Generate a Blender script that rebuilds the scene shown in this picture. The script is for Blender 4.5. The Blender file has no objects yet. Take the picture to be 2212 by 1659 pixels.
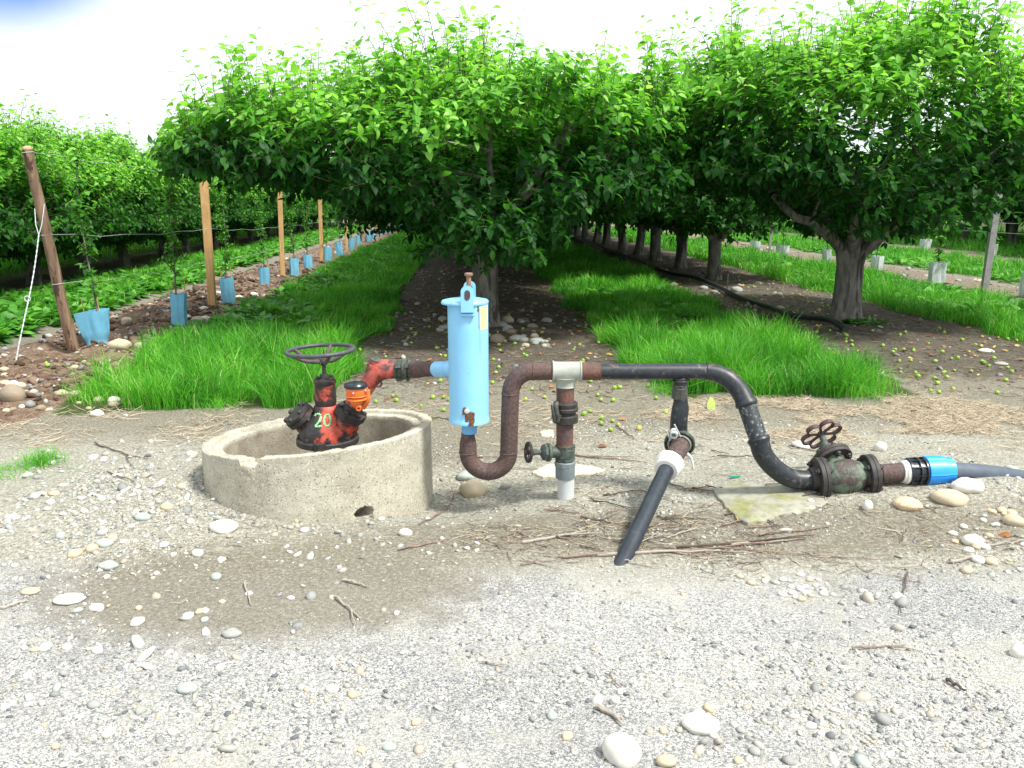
import bpy, math, random
import numpy as np
from mathutils import Vector, Matrix
from mathutils.bvhtree import BVHTree
R = math.radians
S = bpy.context.scene
# ---------------------------------------------------------------- camera
PITCH = R(12.8); FPX = 1760.0; CAMH = 1.5
cam = bpy.data.cameras.new('camera'); camo = bpy.data.objects.new('camera', cam)
S.collection.objects.link(camo); S.camera = camo
camo.location = (0, 0, CAMH); camo.rotation_euler = (math.pi/2 - PITCH, 0, 0)
cam.sensor_width = 36; cam.lens = 36*FPX/2212; cam.clip_start = .05; cam.clip_end = 3000
# ---------------------------------------------------------------- sky, sun, exposure
SUN_EL, SUN_AZ = R(56), R(122)         # azimuth clockwise from +Y: sun stands to the right and a little behind
w = bpy.data.worlds.new('World'); S.world = w; w.use_nodes = True
nt = w.node_tree; nt.nodes.clear()
N = lambda t: nt.nodes.new(t)
sky = N('ShaderNodeTexSky'); sky.sky_type = 'NISHITA'; sky.sun_disc = False
sky.sun_elevation = SUN_EL; sky.sun_rotation = SUN_AZ
tc = N('ShaderNodeTexCoord')
nz = N('ShaderNodeTexNoise'); nz.inputs['Scale'].default_value = 3.0; nz.inputs['Detail'].default_value = 5
nt.links.new(tc.outputs['Generated'], nz.inputs['Vector'])
dp = N('ShaderNodeVectorMath'); dp.operation = 'DOT_PRODUCT'
GAP = Vector((-.50, .80, .34)).normalized()          # the one blue gap in the thin cloud
dp.inputs[1].default_value = GAP
nt.links.new(tc.outputs['Generated'], dp.inputs[0])
ad = N('ShaderNodeMath'); ad.operation = 'MULTIPLY_ADD'; ad.inputs[1].default_value = .014
nt.links.new(nz.outputs['Fac'], ad.inputs[0]); nt.links.new(dp.outputs['Value'], ad.inputs[2])
mr = N('ShaderNodeMapRange'); mr.interpolation_type = 'SMOOTHERSTEP'
mr.inputs['From Min'].default_value = .984; mr.inputs['From Max'].default_value = 1.002
mr.inputs['To Min'].default_value = 1; mr.inputs['To Max'].default_value = 0.0
nt.links.new(ad.outputs[0], mr.inputs['Value'])
mx = N('ShaderNodeMix'); mx.data_type = 'RGBA'
mx.inputs['B'].default_value = (7.1, 7.5, 7.8, 1)
nt.links.new(mr.outputs['Result'], mx.inputs['Factor']); 
dk = N('ShaderNodeMix'); dk.data_type = 'RGBA'; dk.blend_type = 'MULTIPLY'; dk.inputs['Factor'].default_value = 1; dk.inputs['B'].default_value = (.08, .40, .95, 1)
nt.links.new(sky.outputs['Color'], dk.inputs['A']); nt.links.new(dk.outputs['Result'], mx.inputs['A'])
bg = N('ShaderNodeBackground'); bg.inputs['Strength'].default_value = .10
out = N('ShaderNodeOutputWorld')
nt.links.new(mx.outputs['Result'], bg.inputs['Color']); nt.links.new(bg.outputs[0], out.inputs[0])
sl = bpy.data.lights.new('sun', 'SUN'); sl.energy = 3.6; sl.angle = R(10); sl.color = (1, .97, .89)
so = bpy.data.objects.new('sun', sl); S.collection.objects.link(so)
sd = Vector((math.sin(SUN_AZ)*math.cos(SUN_EL), math.cos(SUN_AZ)*math.cos(SUN_EL), math.sin(SUN_EL)))
so.rotation_euler = sd.to_track_quat('Z', 'Y').to_euler(); so.location = (6, -4, 9)
S.view_settings.view_transform = 'Standard'; S.view_settings.look = 'None'
S.view_settings.exposure = .85; S.view_settings.gamma = 1; S.view_settings.use_curve_mapping = False
try:
    S.cycles.max_bounces = 7; S.cycles.diffuse_bounces = 3; S.cycles.transmission_bounces = 4; S.cycles.transparent_max_bounces = 8
except Exception: pass

# ---------------------------------------------------------------- helpers
CP, SP = math.cos(PITCH), math.sin(PITCH)
VPX = 1010
def W(px, py, d):                       # image point of the 2212 wide survey grid at depth d (metres along the lens axis)
    u = (px-1106)/FPX; v = (py-829.5)/FPX
    return np.array([d*u, d*(CP - v*SP), CAMH - d*(v*CP + SP)])
def WY(px, py, Y):
    v = (py-829.5)/FPX
    return W(px, py, Y/(CP - v*SP))
def hash2(i, j, s):
    h = np.sin(i*127.1 + j*311.7 + s*74.7)*43758.5453
    return h - np.floor(h)
def vn(x, y, s=0):
    x = np.asarray(x, float); y = np.asarray(y, float)
    i, j = np.floor(x), np.floor(y); f, g = x-i, y-j
    f = f*f*(3-2*f); g = g*g*(3-2*g)
    return (hash2(i,j,s)*(1-f)*(1-g) + hash2(i+1,j,s)*f*(1-g) + hash2(i,j+1,s)*(1-f)*g + hash2(i+1,j+1,s)*f*g)
def fbm(x, y, s=0, o=4):
    r = 0; a = .5; t = 0
    for k in range(o):
        r = r + a*vn(x*2**k, y*2**k, s+k*3.3); t += a; a *= .5
    return r/t
def sst(x, a, b):
    t = np.clip((x-a)/(b-a), 0, 1); return t*t*(3-2*t)
def band(x, a, b, e=.15): return sst(x, a-e, a+e)*(1-sst(x, b-e, b+e))
RA = math.atan(.0545*1.0/1.0253)         # the rows run this far left of straight ahead
CR, SR = math.cos(RA), math.sin(RA)
def ab(x, y): return x*CR + y*SR, y*CR - x*SR          # across the rows, along the rows
def xy(a, b): return a*CR - b*SR, b*CR + a*SR
RX0, RY0 = W(685, 935, 4.33)[0], 4.22                   # centre of the concrete ring
def gz(x, y):
    x = np.asarray(x, float); y = np.asarray(y, float)
    a, b = ab(x, y)
    z = .07*(fbm(x*.5, y*.5, 1, 2) - .5)
    near = 1 - sst(y, 5, 8)
    z = z*(1-near*.9)
    z = z + .075*np.exp(-(((x-RX0+.75)/.55)**2 + ((y-4.0)/.6)**2)) - .12*np.exp(-(((x-RX0-.72)/.42)**2 + ((y-4.1)/.38)**2))
    z = z + .095*np.exp(-(((x-1.85)/.75)**4 + ((y-4.05)/.42)**2))
    z = z + .10*np.exp(-(((x-2.6)/.7)**2 + ((y-3.65)/.6)**2))
    dirt = band(a, -4.55, -3.1, .3)*sst(b, 5.8, 6.6) + .7*band(a, 8.1, 9.3, .3)*sst(b, 6, 8)
    z = z + dirt*(.05 + .22*(fbm(x*3.2, y*3.2, 7, 4)-.45))
    under = band(a, -.7, 1.1, .5)*sst(b, 7, 9) + band(a, 3.6, 5.3, .5)*sst(b, 7, 9)
    z = z + under*.05
    z = z + .012*(fbm(x*6, y*6, 3, 3)-.5)*(1+2*sst(b, 5.5, 7)) - .05*band(a, -5.2, -4.7, .2)*sst(b, 6, 7)
    z = z*(1 - .0*a)
    return z
def G(px, py):                          # survey point on the ground
    u = (px-1106)/FPX; v = (py-829.5)/FPX
    dx, dy, dz = u, CP - v*SP, -(v*CP + SP)
    t = CAMH/(-dz)
    for k in range(14):
        z = float(gz(dx*t, dy*t)); t = .5*t + .5*(CAMH - z)/(-dz)
    return np.array([dx*t, dy*t, float(gz(dx*t, dy*t))])
rng = np.random.default_rng(11)

def nrm(v): v = np.asarray(v, float); return v/np.linalg.norm(v)
def frame(ax):
    ax = nrm(ax); h = np.array([0,0,1.]) if abs(ax[2]) < .9 else np.array([0,1.,0])
    s = nrm(np.cross(h, ax)); return s, np.cross(ax, s), ax
class MB:
    def __init__(s): s.v = []; s.f = []; s.m = []; s.n = 0; s.attr = []
    def add(s, v, f, mat=0, attr=None):
        v = np.asarray(v, float).reshape(-1, 3)
        s.f += [tuple(int(i)+s.n for i in q) for q in f]; s.m += [mat]*len(f)
        s.v.append(v); s.n += len(v)
        s.attr.append(np.full(len(v), 0.) if attr is None else np.broadcast_to(attr, (len(v),)).astype(float))
    def tube(s, path, rad, seg=16, caps=True, mat=0, attr=None, jit=0):
        P = np.asarray(path, float); n = len(P); rad = np.broadcast_to(rad, (n,)) if np.ndim(rad) < 1 or len(np.atleast_1d(rad)) != n else np.asarray(rad)
        T = np.gradient(P, axis=0); T /= np.linalg.norm(T, axis=1)[:, None] + 1e-12
        a, b, _ = frame(T[0]); V = []
        th = np.linspace(0, 2*np.pi, seg, endpoint=False)
        for i in range(n):
            a = a - T[i]*np.dot(a, T[i]); a = nrm(a); b = np.cross(T[i], a)
            r = rad[i]*(1 + (jit*(rng.random(seg)-.5) if jit else 0))
            V.append(P[i] + np.outer(np.cos(th)*r, a) + np.outer(np.sin(th)*r, b))
        F = [(i*seg+j, i*seg+(j+1)%seg, (i+1)*seg+(j+1)%seg, (i+1)*seg+j) for i in range(n-1) for j in range(seg)]
        if caps: F += [tuple(range(seg-1, -1, -1)), tuple((n-1)*seg+j for j in range(seg))]
        s.add(np.concatenate(V), F, mat, attr)
    def lathe(s, prof, org, ax, seg=32, mat=0, lob=None, caps=True):   # prof: (radius, distance along the axis)
        a, b, c = frame(ax); org = np.asarray(org, float); th = np.linspace(0, 2*np.pi, seg, endpoint=False); V = []
        for r, t in prof:
            rr = r*(np.ones(seg) if lob is None else lob(th))
            V.append(org + c*t + np.outer(np.cos(th)*rr, a) + np.outer(np.sin(th)*rr, b))
        n = len(prof)
        F = [(i*seg+j, i*seg+(j+1)%seg, (i+1)*seg+(j+1)%seg, (i+1)*seg+j) for i in range(n-1) for j in range(seg)]
        if caps: F += [tuple(range(seg-1, -1, -1)), tuple((n-1)*seg+j for j in range(seg))]
        s.add(np.concatenate(V), F, mat)
    def cyl(s, p, q, r, seg=24, mat=0, bev=.0015):
        p = np.asarray(p, float); q = np.asarray(q, float); L = np.linalg.norm(q-p); bev = min(bev, L*.3, r*.3)
        s.lathe([(r-bev, 0), (r, bev), (r, L-bev), (r-bev, L)], p, q-p, seg, mat)
    def hexb(s, p, ax, r, h, mat=0):
        s.lathe([(r*.92, 0), (r, h*.15), (r, h*.8), (r*.85, h)], p, ax, 6, mat)
    def torus(s, c, ax, Rr, r, seg=48, sub=10, mat=0, lob=None):
        a, b, c3 = frame(ax); c = np.asarray(c, float); V = []; F = []
        for i in range(seg):
            t = 2*np.pi*i/seg; RR = Rr*(1 if lob is None else lob(t)); d = math.cos(t)*a + math.sin(t)*b
            for j in range(sub):
                p = 2*np.pi*j/sub; V.append(c + d*(RR + r*math.cos(p)) + c3*r*math.sin(p))
        F = [(i*sub+j, ((i+1)%seg)*sub+j, ((i+1)%seg)*sub+(j+1)%sub, i*sub+(j+1)%sub) for i in range(seg) for j in range(sub)]
        s.add(V, F, mat)
    def box(s, c, sz, ax=None, mat=0):
        M = np.eye(3) if ax is None else np.array(ax)
        sx, sy, sz_ = np.array(sz)/2; V = [np.asarray(c) + M.T @ np.array([x*sx, y*sy, z*sz_]) for x in (-1,1) for y in (-1,1) for z in (-1,1)]
        s.add(V, [(0,1,3,2),(4,6,7,5),(0,4,5,1),(2,3,7,6),(0,2,6,4),(1,5,7,3)], mat)
    def prism(s, poly, z0, z1, M, org, mat=0):        # outline in the plane of M[0], M[1], thickness along M[2]
        n = len(poly); org = np.asarray(org, float); V = []
        for z in (z0, z1):
            for x, y in poly: V.append(org + M[0]*x + M[1]*y + M[2]*z)
        F = [tuple(range(n-1, -1, -1)), tuple(range(n, 2*n))] + [(i, (i+1)%n, n+(i+1)%n, n+i) for i in range(n)]
        s.add(V, F, mat)
    def build(s, name, mats, parent=None, sharp=35, attr=False, loc=None):
        me = bpy.data.meshes.new(name); V = np.concatenate(s.v)
        off = np.zeros(3)
        if parent is not None:
            p = parent
            while p is not None: off = off + np.array(p.location); p = p.parent
        if loc is not None: off = off + np.asarray(loc, float)
        V = V - off
        me.from_pydata(V.tolist(), [], s.f)
        for m in (mats if isinstance(mats, (list, tuple)) else [mats]): me.materials.append(m)
        me.polygons.foreach_set('material_index', s.m); me.polygons.foreach_set('use_smooth', [True]*len(s.f))
        if attr:
            at = me.attributes.new('var', 'FLOAT', 'POINT'); at.data.foreach_set('value', np.concatenate(s.attr).astype(np.float32))
        me.update(); me.validate()
        if sharp: me.set_sharp_from_angle(angle=R(sharp))
        o = bpy.data.objects.new(name, me); S.collection.objects.link(o)
        if parent is not None: o.parent = parent
        if loc is not None: o.location = loc
        return o
def fast_mesh(name, V, faces_per, F, mats, attr=None, midx=None, smooth=True):
    """V (n,3), F flat loop list, faces_per = verts per face (array)."""
    me = bpy.data.meshes.new(name); me.vertices.add(len(V)); me.vertices.foreach_set('co', V.astype(np.float32).ravel())
    me.loops.add(len(F)); me.loops.foreach_set('vertex_index', F.astype(np.int32))
    ls = np.concatenate([[0], np.cumsum(faces_per)[:-1]]).astype(np.int32)
    me.polygons.add(len(faces_per)); me.polygons.foreach_set('loop_start', ls)
    me.polygons.foreach_set('use_smooth', np.full(len(faces_per), smooth))
    for m in (mats if isinstance(mats, (list, tuple)) else [mats]): me.materials.append(m)
    if midx is not None: me.polygons.foreach_set('material_index', midx.astype(np.int32))
    if attr is not None:
        at = me.attributes.new('var', 'FLOAT', 'POINT'); at.data.foreach_set('value', attr.astype(np.float32))
    me.update(calc_edges=True)
    return me
def inst(V0, F0, P, M, attr):               # many copies of a small mesh as arrays: P (n,3), M (n,3,3) rows = axes
    n, k = len(P), len(V0)
    V = np.einsum('vi,nij->nvj', V0, M) + P[:, None, :]
    fl = np.concatenate([np.array(f) for f in F0]); per = np.array([len(f) for f in F0])
    F = (fl[None, :] + (np.arange(n)*k)[:, None]).ravel()
    return V.reshape(-1, 3), np.tile(per, n), F, np.repeat(attr, k)
def objm(name, me, parent=None, loc=None):
    o = bpy.data.objects.new(name, me); S.collection.objects.link(o)
    if parent is not None: o.parent = parent
    if loc is not None: o.location = loc
    return o
def tag(o, label=None, cat=None, group=None, kind=None):
    if label: o['label'] = label
    if cat: o['category'] = cat
    if group: o['group'] = group
    if kind: o['kind'] = kind
    return o
def thing(name, label, cat, loc=(0,0,0), group=None):
    o = bpy.data.objects.new(name, None); S.collection.objects.link(o); o.location = tuple(float(c) for c in loc)
    o.empty_display_size = .1
    return tag(o, label, cat, group)
def copy_tree(o, parent=None):
    c = o.copy(); S.collection.objects.link(c); c.parent = parent
    for ch in list(o.children): copy_tree(ch, c)
    return c
ORD = 'first second third fourth fifth sixth seventh eighth ninth tenth eleventh twelfth thirteenth fourteenth fifteenth sixteenth seventeenth eighteenth nineteenth twentieth'.split()
def ordn(i):
    if i < 20: return ORD[i]
    t = {2: 'twenty', 3: 'thirty'}[(i+1)//10]
    return {2: 'twentieth', 3: 'thirtieth'}[(i+1)//10] if (i+1) % 10 == 0 else t + '-' + ORD[(i+1)%10-1]

# ---------------------------------------------------------------- materials
def newmat(name):
    m = bpy.data.materials.new(name); m.use_nodes = True; t = m.node_tree
    return m, t, t.nodes['Principled BSDF']
def ramp(t, stops, interp='LINEAR'):
    r = t.nodes.new('ShaderNodeValToRGB'); e = r.color_ramp.elements; r.color_ramp.interpolation = interp
    while len(e) > 1: e.remove(e[-1])
    e[0].position = stops[0][0]; c = stops[0][1]; e[0].color = (*c, 1)
    for p, c in stops[1:]: x = e.new(p); x.color = (*c, 1)
    return r
def noise(t, scale, detail=5, rough=.6, coord='Object', dist=0, stretch=None):
    tcn = t.nodes.new('ShaderNodeTexCoord'); n = t.nodes.new('ShaderNodeTexNoise')
    n.inputs['Scale'].default_value = scale; n.inputs['Detail'].default_value = detail
    n.inputs['Roughness'].default_value = rough; n.inputs['Distortion'].default_value = dist
    if stretch:
        mp = t.nodes.new('ShaderNodeMapping'); mp.inputs['Scale'].default_value = stretch
        t.links.new(tcn.outputs[coord], mp.inputs['Vector']); t.links.new(mp.outputs[0], n.inputs['Vector'])
    else: t.links.new(tcn.outputs[coord], n.inputs['Vector'])
    return n
def mixc(t, fac, a, b):
    m = t.nodes.new('ShaderNodeMix'); m.data_type = 'RGBA'; t.links.new(fac, m.inputs['Factor'])
    for k, x in (('A', a), ('B', b)):
        if isinstance(x, tuple): m.inputs[k].default_value = (*x, 1)
        else: t.links.new(x, m.inputs[k])
    return m.outputs['Result']
def bumpn(t, p, h, strength=.3, dist=.01):
    b = t.nodes.new('ShaderNodeBump'); b.inputs['Strength'].default_value = strength; b.inputs['Distance'].default_value = dist
    t.links.new(h, b.inputs['Height']); t.links.new(b.outputs[0], p.inputs['Normal']); return b
def mat(name, A, scale=20, B=None, mscale=6, mlo=.48, mhi=.56, rough=.6, metal=0, bump=.3, bscale=None, bd=.003, spec=.5, stretch=None, mstretch=None, coord='Object'):
    m, t, p = newmat(name); n = noise(t, scale, 6, .65, coord, stretch=stretch); r = ramp(t, A); t.links.new(n.outputs['Fac'], r.inputs[0]); c = r.outputs[0]
    if B:
        n2 = noise(t, mscale, 6, .7, coord, .4, mstretch); mk = ramp(t, [(mlo, (0,0,0)), (mhi, (1,1,1))]); t.links.new(n2.outputs['Fac'], mk.inputs[0])
        r2 = ramp(t, B); t.links.new(n.outputs['Fac'], r2.inputs[0]); c = mixc(t, mk.outputs[0], c, r2.outputs[0])
    t.links.new(c, p.inputs['Base Color']); p.inputs['Metallic'].default_value = metal
    p.inputs['Specular IOR Level'].default_value = spec
    rr = t.nodes.new('ShaderNodeMapRange'); rr.inputs['To Min'].default_value = max(0, rough-.12); rr.inputs['To Max'].default_value = min(1, rough+.15)
    t.links.new(n.outputs['Fac'], rr.inputs['Value']); t.links.new(rr.outputs[0], p.inputs['Roughness'])
    if bump:
        nb = noise(t, bscale or scale*2, 5, .6, coord, stretch=stretch); bumpn(t, p, nb.outputs['Fac'], bump, bd)
    return m
RUST = mat('rusty_steel', [(.3,(.035,.022,.021)),(.5,(.080,.050,.047)),(.7,(.14,.095,.088))], 70, [(.3,(.07,.036,.028)),(.7,(.15,.085,.068))], 9, .48, .66, rough=.75, bump=.5, bscale=180, bd=.001)
RUST2 = mat('orange_rust', [(.3,(.075,.035,.03)),(.6,(.16,.075,.055)),(.8,(.24,.12,.08))], 80, [(.3,(.06,.035,.034)),(.7,(.12,.08,.075))], 14, rough=.8, bump=.5, bscale=200, bd=.001)
BLACKP = mat('black_painted_steel', [(.3,(.008,.011,.015)),(.6,(.02,.026,.034)),(.8,(.04,.045,.05))], 40, [(.3,(.06,.034,.026)),(.7,(.14,.12,.10))], 26, .56, .64, rough=.42, bump=.35, bscale=120, bd=.001)
BLACKW = mat('worn_black_steel', [(.3,(.01,.014,.02)),(.6,(.028,.034,.042)),(.8,(.05,.055,.06))], 50, [(.3,(.12,.16,.16)),(.7,(.34,.40,.38))], 55, .55, .62, rough=.5, bump=.4, bscale=150, bd=.001)
PEBLACK = mat('black_polyethylene', [(.3,(.010,.014,.022)),(.7,(.030,.040,.055))], 12, [(.3,(.04,.05,.06)),(.7,(.09,.11,.12))], 30, .62, .72, rough=.38, bump=.1)
GALV = mat('galvanised_iron', [(.3,(.27,.29,.25)),(.7,(.42,.44,.39))], 14, [(.3,(.1,.1,.1)),(.7,(.2,.2,.18))], 60, .64, .7, rough=.5, bump=.15, bscale=90, bd=.001)
CAST = mat('weathered_brass', [(.3,(.03,.045,.038)),(.6,(.075,.10,.085)),(.8,(.15,.18,.15))], 45, [(.3,(.03,.03,.025)),(.7,(.07,.06,.05))], 20, .5, .6, rough=.6, bump=.4, bscale=120, bd=.001)
DARKCAST = mat('dark_cast_iron', [(.3,(.014,.013,.013)),(.6,(.036,.033,.032)),(.8,(.075,.068,.06))], 50, [(.3,(.05,.028,.02)),(.7,(.1,.06,.045))], 18, .56, .66, rough=.6, bump=.5, bscale=140, bd=.0012)
WHEELM = mat('grey_cast_handwheel', [(.3,(.03,.034,.038)),(.6,(.07,.075,.08)),(.8,(.17,.175,.17))], 60, rough=.5, bump=.4, bscale=160, bd=.001)
SPOKEM = mat('dark_handwheel_spokes', [(.3,(.03,.025,.026)),(.7,(.10,.085,.08))], 50, rough=.5, bump=.3)
PURPW = mat('purple_rust_handwheel', [(.3,(.03,.016,.018)),(.6,(.085,.045,.048)),(.8,(.16,.10,.10))], 70, rough=.6, bump=.5, bscale=160, bd=.001)
HYD = mat('worn_red_paint', [(.35,(.32,.035,.022)),(.55,(.52,.075,.045)),(.75,(.62,.17,.11))], 35, [(.3,(.010,.009,.009)),(.55,(.032,.026,.028)),(.8,(.12,.05,.045))], 6.5, .47, .56, rough=.5, bump=.35, bscale=110, bd=.001)
HYDD = mat('mostly_worn_red_paint', [(.35,(.42,.05,.03)),(.75,(.6,.12,.075))], 35, [(.3,(.010,.009,.009)),(.55,(.030,.024,.026)),(.8,(.11,.05,.045))], 9, .40, .50, rough=.5, bump=.35, bscale=110, bd=.001)
HYDE = mat('purplish_red_paint', [(.35,(.34,.05,.035)),(.75,(.62,.16,.11))], 45, [(.3,(.05,.018,.022)),(.7,(.17,.06,.06))], 15, .44, .60, rough=.48, bump=.3, bscale=110, bd=.001)
ORANGE = mat('orange_plastic', [(.3,(.78,.16,.035)),(.7,(.86,.24,.06))], 10, rough=.45, bump=.05)
CAPB = mat('black_plastic_cap', [(.3,(.008,.011,.018)),(.7,(.022,.028,.038))], 15, rough=.3, bump=.05)
BLUE = mat('light_blue_paint', [(.3,(.20,.51,.80)),(.7,(.27,.58,.84))], 5, [(.3,(.1,.12,.16)),(.7,(.2,.25,.3))], 30, .665, .70, rough=.36, bump=.12, bscale=25, bd=.002)
BLUED = mat('blue_paint_darker', [(.3,(.11,.36,.68)),(.7,(.17,.44,.74))], 8, [(.3,(.08,.08,.09)),(.7,(.16,.12,.1))], 22, .62, .68, rough=.4, bump=.15)
BLUEPL = mat('bright_blue_plastic', [(.3,(.02,.28,.82)),(.7,(.03,.33,.88))], 8, rough=.4, bump=.05)
BOLTM = mat('brown_bolt', [(.3,(.17,.09,.055)),(.7,(.33,.2,.13))], 60, rough=.6, bump=.3)
ZINC = mat('pale_zinc', [(.3,(.42,.45,.45)),(.7,(.6,.62,.6))], 60, rough=.45, bump=.1)
WHITEP = mat('white_plastic', [(.3,(.70,.70,.64)),(.7,(.80,.80,.75))], 9, rough=.5, bump=.05)
PVCW = mat('pale_pvc', [(.3,(.44,.46,.47)),(.7,(.54,.56,.56))], 8, [(.3,(.3,.28,.24)),(.7,(.4,.37,.32))], 6, .62, .75, rough=.5, bump=.05)
PVCG = mat('grey_pvc', [(.3,(.13,.16,.175)),(.7,(.19,.22,.235))], 10, [(.3,(.09,.09,.08)),(.7,(.2,.19,.17))], 20, .6, .7, rough=.55, bump=.1)
BPIPE = mat('blue_grey_pipe', [(.3,(.045,.06,.085)),(.7,(.09,.11,.145))], 10, rough=.45, bump=.05)
GREENV = mat('flaking_green_paint', [(.3,(.07,.10,.075)),(.7,(.15,.20,.145))], 40, [(.3,(.03,.024,.022)),(.6,(.07,.05,.042)),(.8,(.20,.10,.06))], 11, .45, .55, rough=.6, bump=.5, bscale=90, bd=.0015)
PAINTG = mat('green_paint_marks', [(.3,(.16,.55,.22)),(.7,(.38,.72,.38))], 60, rough=.6, bump=.2)
RSTAIN = mat('brown_rust_stain', [(.3,(.05,.02,.012)),(.55,(.17,.07,.035)),(.75,(.34,.2,.1))], 70, rough=.85, bump=.5)
STICK = mat('cream_paper', [(.3,(.72,.58,.30)),(.7,(.80,.67,.38))], 20, rough=.6, bump=.02)
INK = mat('brown_ink', [(.3,(.24,.16,.06)),(.7,(.3,.2,.09))], 20, rough=.7, bump=0)
MUDM = mat('dried_mud', [(.3,(.16,.13,.095)),(.7,(.3,.25,.18))], 60, rough=.95, bump=.8, bscale=90, bd=.003)
BARK = mat('grey_bark', [(.3,(.085,.08,.07)),(.5,(.17,.16,.14)),(.75,(.32,.305,.27))], 11, [(.3,(.028,.026,.022)),(.7,(.07,.064,.055))], 7, .53, .60, rough=.9, bump=1, bscale=16, bd=.02, stretch=(1,1,.3), mstretch=(1,1,.16))
TWIGM = mat('twig_bark', [(.3,(.05,.035,.025)),(.7,(.13,.095,.07))], 30, rough=.85, bump=.2)
WOODP = mat('fresh_sawn_timber', [(.3,(.44,.25,.10)),(.5,(.54,.33,.14)),(.75,(.62,.41,.20))], 6, [(.3,(.34,.18,.08)),(.7,(.42,.26,.12))], 3, .5, .7, rough=.75, bump=.3, bscale=30, bd=.002, stretch=(6,6,.5))
WOODR = mat('rough_round_timber', [(.3,(.08,.05,.032)),(.5,(.17,.11,.07)),(.75,(.33,.22,.145))], 7, [(.3,(.03,.016,.01)),(.7,(.07,.035,.02))], 6, .52, .58, rough=.85, bump=.8, bscale=22, bd=.008, stretch=(3,3,.35), mstretch=(2,2,.5))
WOODE = mat('post_end_grain', [(.3,(.40,.24,.13)),(.7,(.55,.36,.2))], 40, rough=.8, bump=.2)
POSTG = mat('grey_steel_post', [(.3,(.14,.14,.14)),(.7,(.24,.24,.235))], 12, rough=.55, bump=.15)
WIREM = mat('galvanised_wire', [(.3,(.38,.42,.42)),(.7,(.55,.58,.56))], 40, rough=.4, bump=0)
ROPEM = mat('pale_wire_rope', [(.3,(.42,.45,.47)),(.7,(.62,.65,.66))], 60, rough=.5, bump=.3)
HOSEM = mat('black_hose', [(.3,(.010,.014,.016)),(.7,(.035,.042,.044))], 10, [(.3,(.05,.05,.045)),(.7,(.1,.09,.08))], 8, .6, .7, rough=.45, bump=.1)
APPLE = mat('green_fruit_skin', [(.3,(.17,.34,.035)),(.6,(.26,.43,.055)),(.8,(.33,.42,.08))], 22, rough=.45, bump=.05)
APPLE2 = mat('reddening_fruit_skin', [(.35,(.28,.40,.05)),(.55,(.42,.38,.08)),(.7,(.45,.15,.06))], 16, rough=.45, bump=.05)
SLABM = mat('mossy_sandstone', [(.3,(.20,.20,.155)),(.5,(.29,.285,.23)),(.75,(.38,.37,.31))], 18, [(.3,(.15,.155,.05)),(.6,(.25,.25,.09)),(.8,(.11,.16,.04))], 5, .50, .66, rough=.9, bump=.6, bscale=45, bd=.004)
PALEST = mat('pale_limestone', [(.3,(.55,.49,.35)),(.7,(.7,.64,.48))], 14, rough=.85, bump=.3)
GSCRAP = mat('green_plastic_scrap', [(.3,(.03,.32,.2)),(.7,(.05,.4,.26))], 14, rough=.4, bump=.05)
def stone_mat(name, A, B=None, sc=14):
    return mat(name, A, sc, B, 7, .5, .6, rough=.8, bump=.35, bscale=60, bd=.002)
ST = [stone_mat('white_stone', [(.3,(.52,.50,.45)),(.7,(.68,.66,.60))]),
      stone_mat('tan_stone', [(.3,(.36,.30,.21)),(.7,(.52,.45,.33))]),
      stone_mat('grey_stone', [(.3,(.24,.25,.23)),(.7,(.36,.37,.34))]),
      stone_mat('greenish_stone', [(.3,(.27,.31,.29)),(.7,(.40,.44,.41))]),
      stone_mat('orange_stone', [(.3,(.50,.34,.20)),(.7,(.60,.46,.30))], [(.3,(.6,.5,.36)),(.7,(.66,.58,.44))]),
      stone_mat('brownish_stone', [(.3,(.20,.155,.11)),(.7,(.32,.26,.19))])]
def varmat(name, stops, rough=.6, transl=0, tcol=None, bump=0, bscale=50, spec=.4, namp=.0, nscale=3):
    m, t, p = newmat(name); at = t.nodes.new('ShaderNodeAttribute'); at.attribute_name = 'var'
    r = ramp(t, stops); v = at.outputs['Fac']
    if namp:
        n = noise(t, nscale, 3); ma = t.nodes.new('ShaderNodeMath'); ma.operation = 'MULTIPLY_ADD'; ma.inputs[1].default_value = namp
        ma2 = t.nodes.new('ShaderNodeMath'); ma2.operation = 'SUBTRACT'; ma2.inputs[1].default_value = .5
        t.links.new(n.outputs['Fac'], ma2.inputs[0]); t.links.new(ma2.outputs[0], ma.inputs[0]); t.links.new(v, ma.inputs[2]); v = ma.outputs[0]
    t.links.new(v, r.inputs[0]); t.links.new(r.outputs[0], p.inputs['Base Color'])
    p.inputs['Roughness'].default_value = rough; p.inputs['Specular IOR Level'].default_value = spec
    if bump: bumpn(t, p, noise(t, bscale, 4).outputs['Fac'], bump, .002)
    if transl:
        tr = t.nodes.new('ShaderNodeBsdfTranslucent'); ms = t.nodes.new('ShaderNodeMixShader'); ms.inputs[0].default_value = transl
        if tcol: 
            mm = t.nodes.new('ShaderNodeMix'); mm.data_type = 'RGBA'; mm.blend_type = 'MULTIPLY'; mm.inputs['Factor'].default_value = 1
            mm.inputs['B'].default_value = (*tcol, 1); t.links.new(r.outputs[0], mm.inputs['A']); t.links.new(mm.outputs['Result'], tr.inputs['Color'])
        else: t.links.new(r.outputs[0], tr.inputs['Color'])
        o = t.nodes['Material Output']; t.links.new(p.outputs[0], ms.inputs[1]); t.links.new(tr.outputs[0], ms.inputs[2]); t.links.new(ms.outputs[0], o.inputs['Surface'])
    return m
LEAF = varmat('pear_leaf', [(0,(.010,.045,.013)),(.28,(.024,.112,.018)),(.55,(.095,.31,.035)),(.8,(.27,.56,.10)),(1,(.45,.70,.22))], rough=.5, transl=.45, tcol=(1.5,1.6,.7), spec=.22)
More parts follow.
